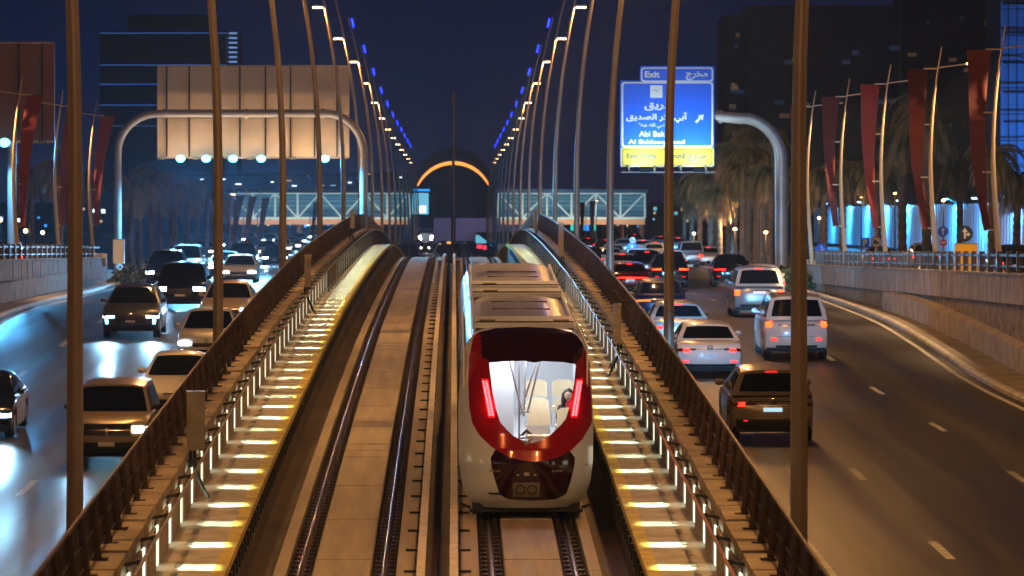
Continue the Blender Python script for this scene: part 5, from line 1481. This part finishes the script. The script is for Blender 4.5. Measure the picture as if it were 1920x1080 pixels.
# far low town behind everything, with lit windows
r = random.Random(21)
M['skyline'] = mat('town_wall', (.03, .03, .04), .8)
def town(px0, px1, top, d, label, n, mats):
    x0, z1 = W(px0, top, d); x1, _ = W(px1, top, d); o = (x0 + x1) / 2
    q = empty('town_building', (o, d, 0), label=label, cat='building', group='low buildings at the far end of the roads')
    MB().box(x0 - o, x1 - o, 0, 12, -3, z1).build('wall', 'skyline', q)
    for i in range(n):
        xx = r.uniform(x0 - o + .5, x1 - o - 1.5); zz = r.uniform(.5, max(1.2, z1 - .8)); s = r.uniform(.3, .8)
        MB().box(xx, xx + s, -.1, -.01, zz, zz + s).build('lit_window', r.choice(mats), q)
A = ['win_white', 'win_cyan', 'win_dim', 'win_dim', 'win_red', 'win_blue']
town(440, 560, 438, 1100, 'low dark building left of the road end, wide', 8, A); town(562, 640, 424, 1120, 'dark block seen under the left half of the footbridge', 9, A)
town(642, 756, 430, 1080, 'dark block just left of the long grey wall', 12, A); town(1012, 1066, 432, 1080, 'dark block just right of the long grey wall', 10, A)
town(1068, 1120, 412, 1050, 'shop with teal and blue lit fronts under the footbridge', 0, A)
town(1122, 1215, 425, 1060, 'dark block right of the teal lit shop', 8, A); town(1217, 1300, 380, 1000, 'taller dark block behind the first palms on the right', 8, ['win_dim', 'win_cyan'])
town(100, 300, 360, 900, 'dark block behind the palms on the left roadside', 10, A); town(-60, 98, 380, 880, 'dark block at the far left behind the railing', 9, A); town(302, 438, 385, 950, 'dark block under the large billboard', 8, A)
sh = [o for o in bpy.data.objects if o.get('label', '').startswith('shop with teal')][0]
for a, b, m in ((1070, 1077, 'win_teal'), (1092, 1097, 'win_blue'), (1099, 1104, 'win_blue'), (1112, 1117, 'win_teal')):
    xa, za = W(a, 441, 1049); xb, zb_ = W(b, 417, 1049); MB().box(xa - sh.location.x, xb - sh.location.x, -.9, -.4, za, zb_).build('shop_front', m, sh)

# ---------------------------------------------------------------- small signs and street furniture
def disc(mb, cx_, cz_, r_, y, n=24): return mb.add([(cx_ + r_ * math.cos(2 * math.pi * i / n), y, cz_ + r_ * math.sin(2 * math.pi * i / n)) for i in range(n)], [tuple(range(n))])
def post_sign(px, py, P, r_, kind, zf, label):
    d = F / P; x, z = W(px, py, d); z0 = zf(d); t = empty('road_sign', (x, d, z0), label=label, cat='road sign'); h = z - z0
    MB().tube([(0, .05, 0), (0, .05, h + r_)], .04, 8).build('post', 'galv', t, smooth=True)
    if kind == 'park':
        MB().box(-r_, r_, -.02, .02, h - r_ * 1.3, h + r_ * 1.3).build('plate', 'sg_blue', t)
        m = MB(); text_mesh(m, 'P', -r_ * .45, r_ * .45, h + r_ * .25, -.03, r_ * 1.5, .03); m.bar((-r_ * .6, -.03, h - r_), (r_ * .6, -.03, h - r_), .06, .05); m.build('lettering', 'sg_white', t); return
    base = {'arrow': 'sg_blue', 'fork': 'sg_navy', 'truck': 'sg_white', 'stop': 'sg_red', 'pink': 'sg_white', 'up': 'sg_blue'}[kind]
    n = 24
    MB().prism([(r_ * math.cos(2 * math.pi * i / n), h + r_ * math.sin(2 * math.pi * i / n)) for i in range(n)], -.02, .02).build('plate', base, t)
    m = MB(); y = -.03
    if kind in ('truck', 'pink'):
        g_ = MB()
        for i in range(n):
            a, b = 2 * math.pi * i / n, 2 * math.pi * (i + 1) / n
            g_.add([(r_ * q * math.cos(c), y, h + r_ * q * math.sin(c)) for q, c in ((1, a), (1, b), (.82, b), (.82, a))], [(0, 1, 2, 3)])
        g_.build('ring', 'sg_red', t)
        m.box(-r_ * .45, r_ * .05, y - .005, y, h - r_ * .3, h + r_ * .35); m.box(r_ * .12, r_ * .45, y - .005, y, h - r_ * .3, h + r_ * .1); m.build('symbol', 'sg_black', t)
    elif kind == 'stop': m.box(-r_ * .6, r_ * .6, y - .005, y, h - r_ * .15, h + r_ * .15); m.build('symbol', 'sg_white', t)
    else:
        m.bar((0, y, h - r_ * .6), (0, y, h + r_ * .3), r_ * .2, .02); m.add([(-r_ * .35, y - .012, h + r_ * .2), (r_ * .35, y - .012, h + r_ * .2), (0, y - .012, h + r_ * .7)], [(0, 1, 2)])
        if kind in ('fork', 'arrow'): m.bar((0, y, h - r_ * .1), (r_ * .4, y, h - r_ * .1), .02, r_ * .2); m.add([(r_ * .35, y - .012, h - r_ * .38), (r_ * .72, y - .012, h - r_ * .1), (r_ * .35, y - .012, h + r_ * .18)], [(0, 1, 2)])
        m.build('symbol', 'sg_white', t)
M['sg_navy'] = mat('sign_navy', (.01, .02, .08), .5)
post_sign(1622, 457, 34, .25, 'park', zsr, 'small blue parking sign behind the railing')
post_sign(1643, 454, 33, .33, 'truck', zsr, 'round white sign with red rim and a lorry symbol')
post_sign(1768, 434, 36, .28, 'up', zsr, 'round blue arrow sign right of the third banner')
post_sign(1769, 455, 36.5, .18, 'stop', zsr, 'small red no entry sign under the blue arrow sign')
post_sign(1809, 438, 38, .40, 'fork', zsr, 'dark round sign with forked white arrow above the yellow box')
post_sign(1540, 466, 32, .30, 'arrow', zsr, 'round blue arrow sign right of the nearest lamp post')
post_sign(1185, 466, 24, .45, 'up', zr, 'round blue arrow sign far along the right carriageway')
post_sign(1186, 450, 23, .26, 'pink', zr, 'small round red rimmed sign above the far blue arrow sign')
def box_sign(px0, px1, py0, py1, P, zf, label, m, cat, txt=None):
    d = F / P; x0, z1 = W(px0, py0, d); x1, z0 = W(px1, py1, d); o = (x0 + x1) / 2; zb_ = min(z0 - .02, zf(d))
    t = empty('yellow_sign_box' if m == 'sg_yellow2' else 'utility_cabinet', (o, d, zb_), label=label, cat=cat)
    MB().box(x0 - o, x1 - o, 0, .35, z0 - zb_, z1 - zb_).build('panel', m, t)
    MB().box(x0 - o - .02, x1 - o + .02, -.02, .37, z1 - zb_ + .003, z1 - zb_ + .05).build('cap', 'galv', t)
    for x in (x0 - o + .15, x1 - o - .15): MB().bar((x, .2, 0), (x, .2, z0 - zb_), .08).build('leg', 'galv', t)
    if txt:
        k = MB(); text_mesh(k, arabic(txt), x0 - o + .12, x1 - o - .12, z1 - zb_ - .42, -.006, .22, .0)
        k.box(x0 - o + .2, x1 - o - .2, -.006, -.003, z0 - zb_ + .25, z0 - zb_ + .28); k.build('lettering', 'sg_black', t)
M['sg_yellow2'] = mat('box_yellow', (.62, .36, .02), .6)
box_sign(1791, 1833, 458, 508, 42, zsr, 'square yellow sign box with black Arabic line behind the railing', 'sg_yellow2', 'sign box', 'مخرج طريق')
box_sign(212, 233, 450, 494, 34, zsl, 'white utility cabinet by the foot of the left pipe gantry', 'sg_white', 'utility cabinet')
# little lanterns on the left side road
for i, (px, py, P) in enumerate([(0, 412, 34), (48, 433, 30), (80, 436, 26), (111, 437, 30), (18, 455, 24)]):
    d = F / P; x, z = W(px, py, d); z0 = zsl(d); t = empty('garden_lantern', (x, d, z0), label='small lit globe lantern behind the left railing, %s from the left edge' % nth([0, 2, 3, 4, 1][i]).replace('nearest', 'first'), cat='lantern', group='lanterns behind the left railing')
    MB().tube([(0, 0, 0), (0, 0, z - z0 - .1)], .04, 8).build('post', 'dark', t, smooth=True)
    MB().sphere((0, 0, z - z0), .13, 12, 8).build('lamp_globe', 'lampwarm', t, smooth=True)
for i, (px, py, P) in enumerate([(1549, 318, 20), (1735, 362, 26), (1769, 376, 26), (1615, 370, 24), (1678, 363, 24), (1536, 409, 26), (1546, 467, 28), (1301, 438, 24), (1378, 430, 28), (1436, 436, 31)]):  # last entries are put in among the trunks to light the palms
    d = F / P; x, z = W(px, py, d); z0 = zsr(d)
    t = empty('side_or_fill_lamp', (x, d, z0), label='small side lamp, some added to light the palms, %s from the viewer' % nth(i), cat='street light', group='small lamps on the right side road')
    MB().tube([(0, 0, 0), (0, 0, z - z0 - .05)], [.07, .04], 8).build('post', 'dark', t, smooth=True)
    MB().sphere((0, 0, z - z0), .12, 10, 7, .7).build('lamp_globe', 'lampwarm', t, smooth=True)
    light('POINT', (0, -.3, z - z0 + .25), (1500 if px < 1500 else 700), (1, .58, .26), parent=t, shadow_soft_size=.12)

# ---------------------------------------------------------------- night air
def haze():
    m = bpy.data.materials.new('night_haze'); m.use_nodes = True; t = m.node_tree; t.nodes.clear()
    o = t.nodes.new('ShaderNodeOutputMaterial'); v = t.nodes.new('ShaderNodeVolumePrincipled')
    v.inputs['Color'].default_value = (.55, .76, 1, 1); v.inputs['Density'].default_value = HAZE; v.inputs['Anisotropy'].default_value = .55
    t.links.new(v.outputs[0], o.inputs['Volume'])
    b = MB().box(-1600, 1600, -60, 3100, -30, 70).build('haze', m); tag(b, kind='stuff')
HAZE = .00022
haze()
